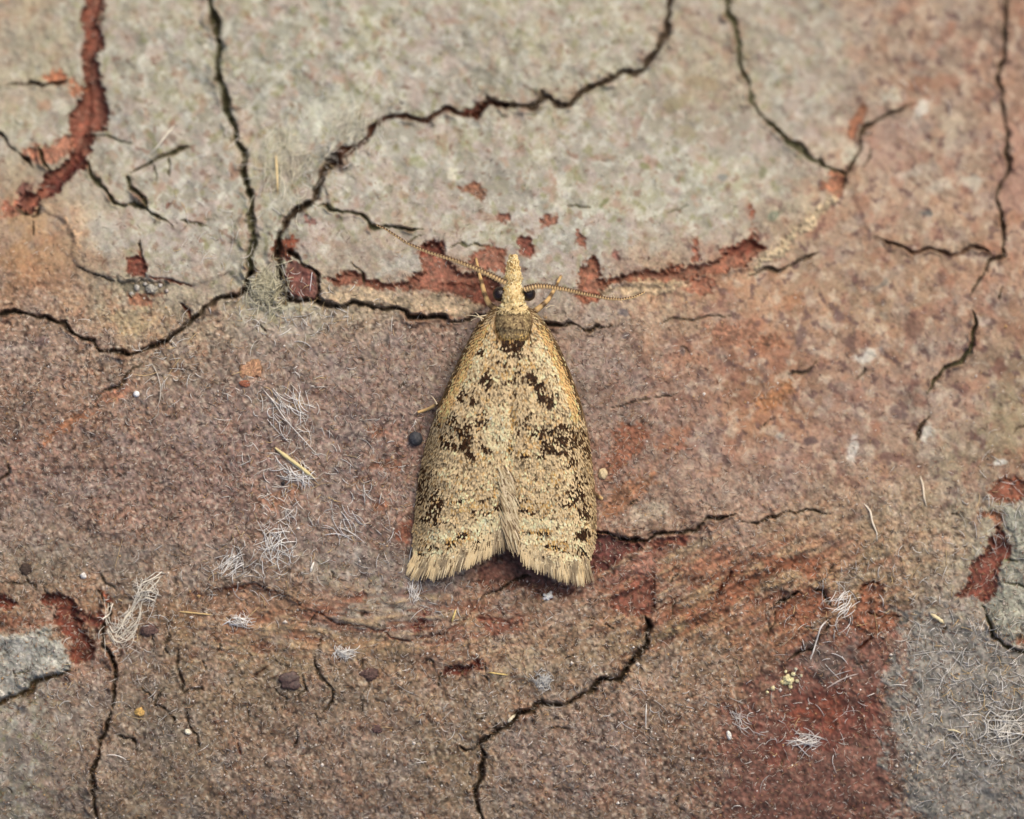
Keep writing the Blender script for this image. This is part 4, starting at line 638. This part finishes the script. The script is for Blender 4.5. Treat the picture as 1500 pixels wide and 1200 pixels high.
        mb.add(V.reshape(-1, 3), None, (np.arange(n)[:, None, None] * 6 + F[None]).reshape(-1, 4), np.repeat(cl, 6, 0))
    ho = mb.build('fringe', M_HAIR, fw); ho['kind'] = 'stuff'
# body: one lofted surface from snout tip to abdomen end
SEC = [(376, .30, 2.5, .03), (380, .32, 5.0, .05), (392, .35, 7.5, .08), (405, .38, 9.5, .10), (413, .40, 11.0, .12), (420, .40, 10.0, .13), (425, .40, 12.0, .15), (431, .40, 15.5, .18), (441, .40, 17.0, .21), (449, .40, 17.0, .21), (454, .40, 20.5, .24), (463, .40, 25.5, .27), (475, .42, 27.5, .29), (488, .40, 27.5, .29), (500, .36, 27, .28), (512, .30, 26, .26), (520, .26, 22, .22), (560, .28, 30, .20), (640, .26, 34, .18), (720, .22, 26, .14), (750, .20, 8, .06)]
th = np.linspace(0, 2 * np.pi, 25)[:-1]; Vb = []; Cb = []
for (y, zc, rx, rz) in SEC:
    Vb.append(W(752 + rx * np.cos(th), y + 0 * th, ZB + zc + rz * np.sin(th))); Cb += [(206, 178, 118) if y < 455 else (96, 80, 56)] * 24
Vb.append(W(np.array([752.]), np.array([375.]), np.array([ZB + .40]))); Cb.append((206, 178, 118))
i = np.arange(len(SEC) - 1)[:, None] * 24; j = np.arange(24)[None]; k = (j + 1) % 24
F4 = np.stack([i + j, i + k, i + k + 24, i + j + 24], -1).reshape(-1, 4); tipi = len(SEC) * 24
F3 = [[tipi, (q + 1) % 24, q] for q in range(24)]; e0 = (len(SEC) - 1) * 24; F3 += [[e0, e0 + q, e0 + q + 1] for q in range(1, 23)]
body = mesh_obj('body', np.concatenate(Vb), [F4, np.array(F3)], M_MEMB, moth, s2l(np.array(Cb)))
sy = np.array([q[0] for q in SEC], float)
def body_surf(x, y):
    rx = np.interp(y, sy, [q[2] for q in SEC]); rz = np.interp(y, sy, [q[3] for q in SEC]); zc = np.interp(y, sy, [q[1] for q in SEC])
    return ZB + zc + rz * np.sqrt(np.clip(1 - ((x - 752) / rx) ** 2, 0.02, 1))
def body_n(x, y):
    e = 1.0; a = (body_surf(x + e, y) - body_surf(x - e, y)) / (2 * e * U); b = -(body_surf(x, y + e) - body_surf(x, y - e)) / (2 * e * U)
    n = np.stack([-a, -b, np.ones_like(a)], 1); return n / np.linalg.norm(n, axis=1)[:, None]
mb = MB()
# thorax scales, pointing back
x = rm.uniform(722, 782, 3400); y = rm.uniform(446, 511, 3400); ok = (np.abs(x - 752) < .95 * np.interp(y, sy, [q[2] for q in SEC])) & (y > 452); x, y = x[ok], y[ok]; o_ = np.argsort(-y); x, y = x[o_], y[o_]; n = len(x)
kk = rm.random(n); cl = np.tile(np.array([146, 126, 92.]), (n, 1)); cl[kk < .3] = np.array([112, 94, 68.]); cl[kk > .8] = np.array([186, 164, 118.]); yel = rm.random(n) < sstep(478, 500, y) * .85; cl[yel] = np.array([206, 174, 108.]) + rm.normal(0, 14, (yel.sum(), 1))
dk = rm.random(n) < .10; cl[dk] = np.array([70, 52, 34.])
scales(mb, x, y, body_surf(x, y), body_n(x, y), (x - 752) * -.006 + rm.normal(0, .3, n), rm.uniform(7, 11, n), rm.uniform(2.2, 3.4, n), rm.uniform(1, 3, n), cl * .9, np.clip(cl * 1.12, 0, 245))
# head and snout scales, pointing forward
y = rm.uniform(380, 456, 2300); x = 752 + rm.uniform(-1, 1, 2300) * np.interp(y, sy, [q[2] for q in SEC]) * np.where((y > 421) & (y < 448), .74, .95); o_ = np.argsort(y); x, y = x[o_], y[o_]; n = len(x)
cl = np.array([228, 206, 156.]) + rm.normal(0, 12, (n, 1)) + np.array([0, -6, -16.]) * rm.random((n, 1)); pk = rm.random(n); cl[pk < .10] = np.array([176, 142, 88.]); cl[pk > .88] = np.array([236, 220, 176.])
mid = (np.abs(x - 752) < 1.8) & (y < 428) & (rm.random(n) < .7); cl[mid] = np.array([150, 122, 76.])
scales(mb, x, y, body_surf(x, y), body_n(x, y), np.pi + (x - 752) * .012 * np.where(y > 428, -1, .4) + rm.normal(0, .36, n), rm.uniform(7, 14, n) * np.where(y < 392, .6, 1), rm.uniform(1.6, 3.0, n), rm.uniform(1, 5.0, n), cl * .92, np.clip(cl * 1.06, 0, 245))
# collar tuft between head and thorax
n = 240; x = rm.uniform(735, 769, n); y = 446 + rm.uniform(0, 8, n); cl = np.array([226, 202, 150.]) + rm.normal(0, 14, (n, 1)); cl[rm.random(n) < .08] = np.array([54, 38, 24.])
scales(mb, x, y, body_surf(x, y) + .01, body_n(x, y), rm.normal(0, .9, n), rm.uniform(8, 13, n), rm.uniform(1.6, 2.6, n), rm.uniform(2, 4.5, n), cl * .95, cl)
ho = mb.build('scale_coat', M_SCALE, body); ho['kind'] = 'stuff'
for (ex, ey) in ((733.5, 431), (772.5, 431)):
    mb = MB(); mb.blob(W(ex + (-1.5 if ex < 750 else 1.5), ey, ZB + .46), .105, (34, 22, 18), 3, .0, 24, 16, (1.0, 1.05, 1.15)); mb.build('eye', M_EYE, moth)
def smooth_path(P, n):
    P = np.asarray(P, float); t = np.concatenate([[0], np.cumsum(np.linalg.norm(np.diff(P, axis=0), axis=1))]); tt = np.linspace(0, t[-1], n)
    Q = np.stack([np.interp(tt, t, P[:, i]) for i in range(P.shape[1])], 1)
    for _ in range(max(2, n // 14)): Q[1:-1] = (Q[:-2] + 2 * Q[1:-1] + Q[2:]) / 4
    return Q
for P in ([(741, 415, .60), (715, 402, .72), (690, 391, .76), (660, 380, .74), (630, 371, .66), (610, 363, .60), (595, 356, .52), (580, 346, .42), (565, 336, .28), (552, 330, .14)],
          [(768, 424, .60), (785, 420, .70), (800, 420, .74), (830, 425, .74), (860, 432, .66), (890, 438, .55), (910, 439, .42), (930, 435, .26), (944, 428, .12)]):
    seg = 46; n = seg * 6 + 1; Q = smooth_path(P, n); t = np.linspace(0, 1, n); ph = (np.arange(n) % 6) / 6.0
    R = (4.7 - 3.2 * t) * (1 - .36 * np.cos(ph * 2 * np.pi) * .8) * U * .92
    q = W(Q[:, 0], Q[:, 1], ZB + Q[:, 2]); gz = zat(Q[:, 0], Q[:, 1]); q[:, 2] = np.maximum(q[:, 2], gz + R)
    mb = MB(); band = (np.cos((ph - .15) * 2 * np.pi) > -.1)[:, None]
    mb.tube(q, R, (200, 170, 120), 8)
    th_ = np.arange(8) * 2 * np.pi / 8; T_ = np.gradient(q, axis=0); sgn = np.sign(T_[:, 0])[:, None]      # dark along the front edge, pale along the hind edge
    front = (-np.cos(th_)[None] * sgn) if P[0][0] < 750 else (-np.cos(th_)[None] * sgn)
    front = front * 1.0 > (.55 - 1.0 * band)
    mb.c[-1] = np.where(front.reshape(-1, 1), np.array([[78, 54, 36.]]), np.array([[226, 192, 138.]]))
    # colour the upper flank darker brown as in the insect, lower flank pale
    an = mb.build('antenna', M_LIMB, moth)
    hb = MB(); r2 = np.random.default_rng(int(P[0][0]))
    for h in range(7):
        a_ = int(r2.integers(6, n - 40)); d = r2.normal(0, 1, 3); d[2] = abs(d[2]); d /= np.linalg.norm(d); L_ = r2.uniform(6, 14) * U
        hb.tube(np.array([q[a_], q[a_] + d * L_ * .5 + [0, 0, .01], q[a_] + d * L_]), [.006, .005, .002], (216, 200, 168), 3)
    hb.build('sensory_hair', M_HAIR, an)['kind'] = 'stuff'
def leg(P, R, bands):
    Q = smooth_path(P, 26); t = np.linspace(0, 1, 26); gz = zat(Q[:, 0], Q[:, 1]); R = np.interp(t, np.linspace(0, 1, len(R)), R) * U
    z = np.maximum(ZB + Q[:, 2], gz + R * .8); z[-1] = gz[-1] + R[-1] * .6
    cc = np.where(((t * bands) % 1 < .35)[:, None], np.array([[104, 80, 52.]]), np.array([[206, 172, 116.]])); mb = MB(); mb.tube(W(Q[:, 0], Q[:, 1], z), R, cc, 7); mb.build('leg', M_LIMB, moth)
leg([(738, 462, .35), (716, 446, .30), (710, 432, .22), (703, 405, .05), (697, 378, -.2)], [5, 4.5, 3.5, 2.6, 1.8], 5)
leg([(764, 464, .35), (784, 456, .28), (802, 441, .20), (812, 424, .05), (822, 404, -.2)], [5, 4.5, 3.6, 2.6, 1.8], 5)
leg([(690, 560, .28), (655, 584, .20), (640, 593, .14), (626, 600, .05), (612, 604, -.1)], [4.5, 4, 3.2, 2.6, 2.0], .5)
leg([(840, 700, .2), (862, 714, .14), (872, 724, .08), (882, 731, -.1)], [4, 3.6, 3.2, 2.6], .4)
mb = MB(); r2 = np.random.default_rng(8)
for (x0, y0, x1, y1) in ((714, 462, 690, 470), (710, 468, 684, 462), (706, 470, 696, 458), (640, 592, 632, 580), (800, 452, 812, 448)):
    Q = smooth_path([(x0, y0, .35), ((x0 + x1) / 2, (y0 + y1) / 2 - 2, .38), (x1, y1, .3)], 8); mb.tube(W(Q[:, 0], Q[:, 1], ZB + Q[:, 2]), np.linspace(.012, .004, 8), (222, 206, 172), 4)
ho = mb.build('hair_tuft', M_HAIR, moth); ho['kind'] = 'stuff'

# ------------------------------------------------------------------ loose fibres, grains and crumbs lying on the bark
def hairs(mb, P, R, colr):
    """P (N,k,3) polylines, R (N,) radii, three-sided tapered threads"""
    N, k, _ = P.shape; T = np.gradient(P, axis=1); T /= np.linalg.norm(T, axis=2)[..., None] + 1e-9
    A = np.cross(T, [0.02, 0.03, 1.0]); A /= np.linalg.norm(A, axis=2)[..., None] + 1e-9; B = np.cross(T, A)
    tap = np.interp(np.linspace(0, 1, k), [0, .15, .8, 1], [.6, 1, .9, .3])[None, :, None, None] * R[:, None, None, None]
    th = np.arange(3) * 2 * np.pi / 3
    V = P[:, :, None] + tap * (np.cos(th)[None, None, :, None] * A[:, :, None] + np.sin(th)[None, None, :, None] * B[:, :, None])
    i = np.arange(k - 1)[:, None] * 3; j = np.arange(3)[None]; q = (j + 1) % 3
    F = np.stack([i + j, i + q, i + q + 3, i + j + 3], -1).reshape(-1, 4)
    mb.add(V.reshape(-1, 3), None, (np.arange(N)[:, None, None] * (k * 3) + F[None]).reshape(-1, 4), np.repeat(colr, k * 3, 0))
def scatter(r, x, y, L, a, bend, k, lift):
    """curved threads hugging the bark from points x,y"""
    N = len(x); t = np.linspace(-.5, .5, k)[None]; ang = a[:, None] + bend[:, None] * t * 2
    dx = np.cumsum(np.cos(ang), 1); dy = np.cumsum(np.sin(ang), 1); dx -= dx.mean(1)[:, None]; dy -= dy.mean(1)[:, None]
    X = x[:, None] + dx * L[:, None] / k; Y = y[:, None] + dy * L[:, None] / k
    Z = zat(X, Y) + .004 + lift[:, None] * np.array(1 - (2 * t) ** 2 * r.uniform(.2, 1, (N, 1)))
    Z = np.maximum(Z, Z.mean(1)[:, None] - .02); return W(X, Y, Z)
r = np.random.default_rng(11)
def cover(x, y):
    d = .10 + .90 * sstep(430, 560, y); d = d * (1 - .75 * sstep(880, 1150, x) * sstep(850, 620, y)) * (.55 + .45 * sstep(1200, 800, x) + .3 * sstep(800, 950, y)); d *= 1 - .5 * sstep(1040, 1100, x) * sstep(1320, 1290, x) * sstep(920, 960, y)
    n = fbm(x, y, 60, 80, 3) * 2; return np.clip(d * (1 + .6 * n), .05, 1)
def moth_mask(x, y): return (x > xl(y) - 2) & (x < xr(y) + 2) & (y > 448) & (y < 850)
mb = MB()
NF = 90000; x = r.uniform(-50, 1550, NF); y = r.uniform(-50, 1250, NF); ok = (r.random(NF) < cover(x, y)) & ~moth_mask(x, y); x, y = x[ok], y[ok]; N = len(x)
cl = np.array([196, 182, 166.]) + r.normal(0, 16, (N, 1)); kq = r.random(N); cl[kq < .20] = np.array([176, 142, 104.]); cl[(kq > .20) & (kq < .42)] = np.array([76, 56, 48.]); cl[(kq > .42) & (kq < .52)] = np.array([124, 74, 54.]); cl[kq > .93] = np.array([220, 212, 200.])
hairs(mb, scatter(r, x, y, r.gamma(4, 1.7, N) + 3, r.uniform(0, np.pi, N), r.normal(0, .6, N), 3, r.uniform(.003, .014, N)), r.uniform(.28, .62, N) * U, cl)
# long white threads, thick on the grey patch and in drifts
cen = [(1410, 1000, 80, 90, 900), (1470, 1060, 40, 30, 160), (400, 800, 30, 50, 130), (430, 690, 40, 40, 100), (330, 830, 50, 25, 90), (560, 760, 40, 40, 60), (400, 440, 35, 25, 160), (470, 470, 60, 20, 80), (240, 540, 40, 30, 70), (430, 600, 50, 40, 110), (150, 1000, 60, 50, 60), (690, 1030, 80, 60, 60), (1000, 1040, 120, 50, 90), (1180, 1060, 70, 40, 60), (1460, 760, 30, 40, 90), (1300, 860, 60, 40, 110), (1200, 920, 40, 40, 60), (620, 880, 40, 30, 50), (470, 190, 60, 50, 160), (410, 240, 25, 40, 60), (1340, 160, 40, 30, 25), (520, 690, 40, 60, 60), (300, 330, 40, 40, 40), (200, 920, 30, 40, 50)]
for (a, b, sx, sy_, n) in cen:
    n = int(n * .75)
    x = r.normal(a, sx, n); y = r.normal(b, sy_, n); ok = ~moth_mask(x, y)
    if a == 1410: ok &= (x > 1318) & (y > 905)
    x, y = x[ok], y[ok]; N = len(x); cl = np.array([224, 220, 212.]) + r.normal(0, 14, (N, 1)); cl[r.random(N) < .15] = np.array([206, 178, 130.])
    hairs(mb, scatter(r, x, y, r.gamma(3, 4.6, N) + 4, r.normal(r.uniform(0, np.pi), 1.2, N), r.normal(0, .5, N), 6, r.uniform(.005, .04, N)), r.uniform(.28, .68, N) * U, cl)
o = mb.build('bark_fuzz', M_FIBRE); tag(o, 'fine pale felt of loose hairs and fibres over the bark', 'fibres', kind='stuff')
mb = MB(); N = 3000; x = r.uniform(-40, 1540, N); y = r.uniform(430, 1240, N); ok = ~moth_mask(x, y) & (r.random(N) < .35 + .65 * sstep(850, 950, y)); x, y = x[ok], y[ok]; N = len(x)
sz = r.uniform(.7, 1.8, N) * U; sz[r.random(N) < .04] *= 1.8; c0 = W(x, y, zat(x, y)) + np.stack([0 * sz, 0 * sz, sz * .6], 1)
oc = np.array([[1, 0, 0], [0, 1, 0], [-1, 0, 0], [0, -1, 0], [0, 0, 1], [0, 0, -1.]]); V = c0[:, None] + sz[:, None, None] * oc[None] * r.uniform(.6, 1.3, (N, 6, 1))
F = np.array([[0, 1, 4], [1, 2, 4], [2, 3, 4], [3, 0, 4], [1, 0, 5], [2, 1, 5], [3, 2, 5], [0, 3, 5]])
cl = np.array([216, 208, 196.]) + r.normal(0, 12, (N, 1)); cl[r.random(N) < .25] = np.array([196, 160, 110.])
mb.add(V.reshape(-1, 3), (np.arange(N)[:, None, None] * 6 + F[None]).reshape(-1, 3), None, np.repeat(cl, 6, 0))
o = mb.build('bark_grit', M_GRAIN, smooth=False); tag(o, 'tiny glinting pale grains scattered over the brown bark', 'grit', kind='stuff')

def tuft(name, label, cat, x, y, n, spread, L, seed, colr=(244, 241, 235), rad=.9, lift=.06, bend=.7, ang=None, flat=1.0, mat=None):
    r = np.random.default_rng(seed); mb = MB(); X = r.normal(x, spread, n); Y = r.normal(y, spread * flat, n)
    a = r.uniform(0, np.pi, n) if ang is None else r.normal(ang, .45, n)
    cl = np.array(colr, float) + r.normal(0, 10, (n, 1)); P = scatter(r, X, Y, L * r.uniform(.5, 1.2, n), a, r.normal(0, bend, n), 9, lift * r.uniform(.2, 1, n))
    P[:, :, 2] = np.maximum(P[:, :, 2], zat(P[:, :, 0] / U + 750, 600 - P[:, :, 1] / U) + .003)
    hairs(mb, P, .74 * rad * r.uniform(.5, 1.2, n) * U, cl); loc = W(x, y, zat(x, y))
    return tag(mb.build(name, mat or M_FIBRE, None, loc), label, cat)
def thread(name, label, cat, pts_, rad, colr, lift=.03, sides=6, n=18, mat=None):
    Q = smooth_path([(a, b) for a, b in pts_], n); t = np.linspace(0, 1, n); R = .72 * rad * U * np.interp(t, [0, .12, .3, .55, .8, 1], [.35, .8, 1, .82, .9, .25]) * (1 + .12 * np.sin(t * 23 + rad * 5))
    z = zat(Q[:, 0], Q[:, 1]); z = np.convolve(np.pad(z, 2, 'edge'), np.ones(5) / 5, 'valid') + R * .7 + lift * np.sin(np.pi * t) ; mb = MB(); mb.tube(W(Q[:, 0], Q[:, 1], z), R, colr, sides)
    c = Q[n // 2]; return tag(mb.build(name, mat or M_FIBRE, None, W(c[0], c[1], zat(*c))), label, cat)
def lump(name, label, cat, x, y, rad, colr, seed, rough=.12, squash=(1, 1, .8), mat=None, rot=0, sink=.25, extra=()):
    mb = MB(); mb.blob(W(x, y, float(zat(x, y)) + rad * U * squash[2] * (1 - sink)), rad * U, colr, seed, rough, 26, 16, squash, rot)
    o = tag(mb.build(name, mat or M_CRUMB, None, W(x, y, zat(x, y))), label, cat)
    for (dx, dy, rr, cc) in extra:
        e = MB(); p = W(x + dx, y + dy, float(zat(x + dx, y + dy)) + rr * U * .6) - W(x, y, zat(x, y))
        e.blob(p, rr * U, cc, seed + int(dx * 7 + dy), .25, 9, 6, (1, 1, .8)); e.build('crumb', mat or M_CRUMB, o)
    return o
# nest of looped silk
r = np.random.default_rng(31); mb = MB()
NEST = [[(237, 845), (222, 848), (212, 858), (200, 872), (196, 888), (186, 900), (176, 918), (168, 935)], [(234, 850), (220, 862), (206, 876), (202, 886)], [(204, 886), (207, 900), (200, 920), (190, 936), (176, 945), (166, 938), (158, 925)],
        [(200, 888), (184, 902), (176, 922), (166, 930), (160, 918), (154, 905)], [(206, 890), (202, 908), (190, 922), (172, 932)], [(160, 880), (156, 892), (154, 905), (158, 925), (170, 944)], [(198, 872), (208, 868), (222, 866), (232, 872)], [(203, 880), (216, 874), (228, 880), (222, 886)], [(164, 884), (160, 900), (150, 908)], [(196, 886), (206, 856), (226, 846), (238, 838)], [(168, 930), (184, 938), (196, 928), (200, 915)]]
for k in range(30):
    Q0 = np.array(NEST[k % len(NEST)], float); Q0 = Q0 + r.normal(0, 1.0 if k < 11 else 3.2, Q0.shape); Q = smooth_path(Q0, 24)
    Z = zat(Q[:, 0], Q[:, 1]); Z = np.convolve(np.pad(Z, 3, 'edge'), np.ones(7) / 7, 'valid') + .012 + r.uniform(.0, .08) * np.sin(np.linspace(0, np.pi, 24))
    mb.tube(W(Q[:, 0], Q[:, 1], Z), (r.uniform(.55, .95) if k < 11 else r.uniform(.25, .5)) * U, np.array([230, 222, 204.]) + r.normal(0, 10), 5)
n = 70; x_ = np.where(r.random(n) < .6, r.normal(180, 14, n), r.normal(212, 12, n)); y_ = np.where(x_ < 198, r.normal(915, 18, n), r.normal(866, 12, n))
hairs(mb, scatter(r, x_, y_, r.uniform(12, 40, n), r.normal(-.9, .7, n), r.normal(0, 1.0, n), 8, r.uniform(.02, .08, n)), r.uniform(.3, .6, n) * U, np.array([236, 230, 216.]) + r.normal(0, 8, (n, 1)))
tag(mb.build('fibre_nest', M_FIBRE, None, W(190, 895, zat(190, 895))), 'loose nest of looped cream fibres beside the small red scar', 'fibre tuft')
tuft('fibre_tuft', 'dense white fibre tuft on brown bark between pale splinter and tan straw', 'fibre tuft', 405, 792, 40, 13, 42, 41, flat=1.5)
tuft('fibre_tuft', 'slanting white fibre streak between the dense white tuft and the looped nest', 'fibre tuft', 338, 826, 30, 10, 34, 42, ang=2.3)
tuft('fibre_tuft', 'small bright white fibre knot next to a thin tan straw', 'fibre tuft', 352, 911, 34, 9, 26, 43, ang=.4, flat=.5)
tuft('fibre_tuft', 'white hair bunch at the fringe tip of the moth\'s left wing', 'fibre tuft', 606, 868, 18, 5, 34, 44, ang=1.5, bend=.5, colr=(232, 228, 222))
tuft('fibre_tuft', 'sparkling white crust of fibres between two fine vertical cracks', 'fibre tuft', 506, 957, 46, 8, 22, 45, flat=.5, colr=(226, 224, 218))
tuft('lichen_fluff', 'round flat white fluff patch on brown bark behind the moth', 'fluff', 797, 997, 120, 5.5, 13, 46, colr=(206, 204, 198), lift=.05)
tuft('fibre_tuft', 'cream woolly tuft in the gap where three grey plates meet', 'fibre tuft', 392, 425, 150, 14, 34, 47, colr=(204, 198, 170), lift=.12, flat=1.2)
tuft('fibre_tuft', 'knot of crossing white threads on the dark red patch', 'fibre tuft', 1180, 1084, 22, 9, 44, 48, ang=.1, flat=.6, colr=(228, 224, 218), rad=1.1)
tuft('fibre_tuft', 'large tangled white tuft on the grey felted patch', 'fibre tuft', 1468, 1066, 56, 14, 46, 49, colr=(222, 218, 208), rad=1.2, lift=.12, flat=.7)
tuft('fibre_tuft', 'thin white tuft at the tip of the orange curled flake', 'fibre tuft', 1236, 888, 30, 10, 38, 50, ang=2.2, flat=1.2)
tuft('fibre_tuft', 'white spidery tuft on the edge of the red patch', 'fibre tuft', 1085, 1056, 14, 7, 34, 51, ang=1.0, colr=(226, 222, 216))
tuft('fibre_tuft', 'blurred white feathery hairs beside the long dark crack of the grey oval plate', 'fibre tuft', 512, 182, 60, 16, 44, 52, ang=2.0, colr=(210, 206, 186), lift=.15)
tuft('fibre_tuft', 'pale feathery hairs around the straw spike on grey bark', 'fibre tuft', 412, 238, 90, 18, 50, 53, ang=1.7, colr=(212, 206, 182), lift=.15, flat=1.6)
tuft('fibre_tuft', 'white hair drift between the orange lump and the black ball', 'fibre tuft', 418, 600, 30, 14, 40, 54, ang=1.0, flat=1.3)
tuft('fibre_tuft', 'silvery threads fanned out along the pale splinter', 'fibre tuft', 436, 694, 30, 10, 50, 55, ang=.75, bend=.4, flat=.6)
tuft('fibre_tuft', 'branched silvery hair on bark beside the moth\'s left wing', 'fibre tuft', 505, 772, 12, 12, 46, 56, ang=.5, flat=.7)
# splinters and single threads
thread('splinter', 'pale yellow wood splinter with pointed ends lying on brown bark', 'splinter', [(403, 656), (418, 668), (440, 684), (462, 702)], 4.2, (216, 200, 146), .05)
thread('straw_spike', 'orange tinted straw spike standing among hairs on grey bark', 'straw', [(402, 222), (404, 245), (405, 265), (406, 284)], 2.8, (216, 194, 146), .18)
thread('white_splinter', 'white needle leaning over the grey plate with branching cracks', 'splinter', [(252, 182), (240, 198), (226, 216), (216, 226)], 2.0, (222, 216, 196), .12)
thread('straw', 'thin tan straw lying level beside the small white knot', 'straw', [(262, 896), (285, 898), (312, 901)], 1.6, (214, 184, 126))
thread('straw_chip', 'short cream peg wedged in the long diagonal crack', 'straw', [(744, 1058), (749, 1052), (755, 1047)], 3.4, (232, 222, 192), .04)
thread('straw_chip', 'short yellow straw standing near a red spot behind the moth\'s left wing', 'straw', [(662, 911), (665, 902), (668, 893)], 2.2, (222, 198, 126), .06)
thread('straw_chip', 'yellow straw bit at the end of the narrow red gouge', 'straw', [(716, 985), (730, 987), (744, 989)], 1.8, (214, 188, 118))
thread('straw_chip', 'flat cream flake at the tip of the grey felted patch', 'straw', [(1364, 900), (1374, 906), (1383, 913)], 4.2, (226, 210, 166), .03)
thread('straw_chip', 'cream sliver on the grey felted patch near the big tangled tuft', 'straw', [(1388, 1070), (1398, 1070), (1408, 1074)], 2.2, (224, 210, 170), .03)
thread('straw_chip', 'cream stub on brown bark near the dense white tuft', 'straw', [(455, 838), (457, 830), (460, 823)], 2.4, (232, 228, 216), .04)
thread('white_thread', 'bent white thread hanging from the curled orange flake', 'thread', [(1214, 907), (1202, 918), (1196, 940), (1188, 966)], 1.7, (228, 222, 214), .05)
thread('white_thread', 'curved white thread alone on the tan bark', 'thread', [(1266, 738), (1275, 748), (1278, 765), (1286, 784)], 2.2, (226, 214, 192), .05)
thread('white_thread', 'blurred cream thread lying near the single curved white thread', 'thread', [(1349, 698), (1353, 712), (1354, 728), (1358, 742)], 2.2, (220, 206, 182), .05)
thread('white_thread', 'long pale thread lying across the dark red patch', 'thread', [(1212, 1008), (1228, 998), (1243, 991), (1258, 987)], 1.3, (206, 190, 180), .03)
thread('white_thread', 'long silver hair running down from the white hair drift', 'thread', [(382, 566), (402, 590), (416, 612), (432, 630), (470, 672)], 1.0, (222, 218, 208), .06, n=26)
thread('white_thread', 'thin looping hair beside the bright dot and orange streak', 'thread', [(222, 532), (231, 548), (236, 568), (234, 590), (226, 602)], .8, (214, 206, 192), .05)
thread('white_thread', 'straight white hair alone on brown bark beside the long diagonal crack', 'thread', [(947, 1030), (946, 1046), (946, 1066)], 1.2, (222, 218, 210), .04)
# grains, seeds, crumbs
lump('black_ball', 'small smooth slate black ball beside the moth\'s left wing', 'ball', 609, 643, 10.5, (62, 63, 67), 61, .08, (1, 1, .9), vmat('ball', .55, .4, (40, .35), .6, 28), sink=.4)
lump('cream_egg', 'rounded cream grain beside the moth\'s right wing', 'grain', 883, 694, 6.5, (206, 186, 146), 62, .16, (1, 1.15, .7), M_GRAIN, sink=.4)
lump('white_grain', 'bright white grain with crumbs right behind the moth\'s tail', 'grain', 802, 874, 5.5, (238, 236, 230), 63, .35, (1.1, .9, .8), M_CRUMB, extra=((5, -6, 2.2, (238, 236, 230)), (-5, 3, 2.4, (230, 226, 220))))
lump('white_grain', 'glassy white dot beside the orange streak', 'grain', 200, 577, 4.6, (236, 236, 232), 64, .1, (1, 1, .9), M_GRAIN)
lump('white_grain', 'white dot on brown bark near the looped nest', 'grain', 122, 843, 4.4, (220, 216, 208), 65, .2, (1, 1, .8), M_GRAIN)
lump('white_grain', 'white crumb in a fine crack near the small yellow seed', 'grain', 275, 1072, 4.8, (226, 218, 196), 66, .25, (1.1, .9, .8), M_CRUMB)
lump('white_grain', 'elongated white grain on the dark red patch', 'grain', 1068, 1077, 5.0, (228, 224, 216), 67, .15, (.7, 1.3, .7), M_CRUMB, rot=.3)
lump('seed', 'small yellow seed lying among fine cracks', 'seed', 205, 1044, 6.5, (196, 160, 98), 68, .3, (1, .9, .6), M_CRUMB)
lump('bark_lump', 'rounded orange lump raised from the brown bark', 'lump', 369, 541, 16, (172, 134, 104), 69, .32, (1, 1, .16), M_CRUMB, sink=.7)
lump('bark_lump', 'small red oval lump touching the rounded orange one', 'lump', 358, 562, 7, (150, 96, 74), 70, .22, (1.2, .8, .3), M_CRUMB, sink=.6)
lump('dark_fruit_body', 'dark round glossy wart with one bright glint', 'wart', 425, 997, 14, (84, 66, 60), 71, .26, (1.15, .85, .30), M_GLOSS, sink=.55)
lump('dark_fruit_body', 'dark wart beside the sparkling white crust', 'wart', 540, 988, 11, (96, 76, 70), 72, .3, (1.2, .8, .3), M_CRUMB, sink=.7)
lump('dark_fruit_body', 'dark wart beside the looped nest', 'wart', 219, 923, 12, (98, 78, 72), 73, .3, (1.2, .8, .3), M_CRUMB, sink=.7)
lump('dark_fruit_body', 'dark grey pit-like wart near the red scar and grey plate', 'wart', 37, 833, 8, (74, 62, 54), 74, .3, (1, 1, .35), M_CRUMB, sink=.6)
lump('dark_fruit_body', 'small faint dark wart alone on brown bark', 'wart', 553, 1068, 8, (94, 74, 70), 75, .3, (1, .8, .3), M_CRUMB, sink=.7)
lump('black_grain', 'tiny black grain by the silvery threads of the pale splinter', 'grain', 415, 708, 3.2, (36, 32, 32), 76, .1, (1, 1, .9), M_GLOSS)
lump('lichen_crumb', 'cluster of yellow cream lichen crumbs at the edge of the dark red patch', 'lichen', 1154, 996, 7, (216, 206, 160), 77, .4, (1, 1, .6), M_CRUMB,
     extra=tuple((a, b, c, d) for a, b, c, d in ((8, -8, 3.5, (222, 212, 168)), (-8, 4, 3.6, (214, 200, 150)), (14, 2, 3, (206, 196, 160)), (4, 10, 3.2, (220, 208, 160)), (-22, 12, 3.4, (212, 200, 156)), (-30, 18, 2.2, (212, 204, 160)), (12, -16, 2.4, (206, 204, 180)), (20, -6, 2.2, (214, 206, 170)), (-3, -12, 2.4, (210, 204, 166)))))
lump('lichen_crumb', 'grey sparkling resin beads beside the short red notch', 'resin', 222, 424, 8, (150, 146, 134), 78, .35, (1.3, .8, .5), M_GRAIN, extra=((-22, -2, 5, (160, 156, 146)), (-30, 6, 3, (170, 166, 156)), (12, -6, 3.5, (170, 166, 160)), (-10, -8, 3.5, (176, 172, 164)), (22, 2, 3, (160, 150, 140))))
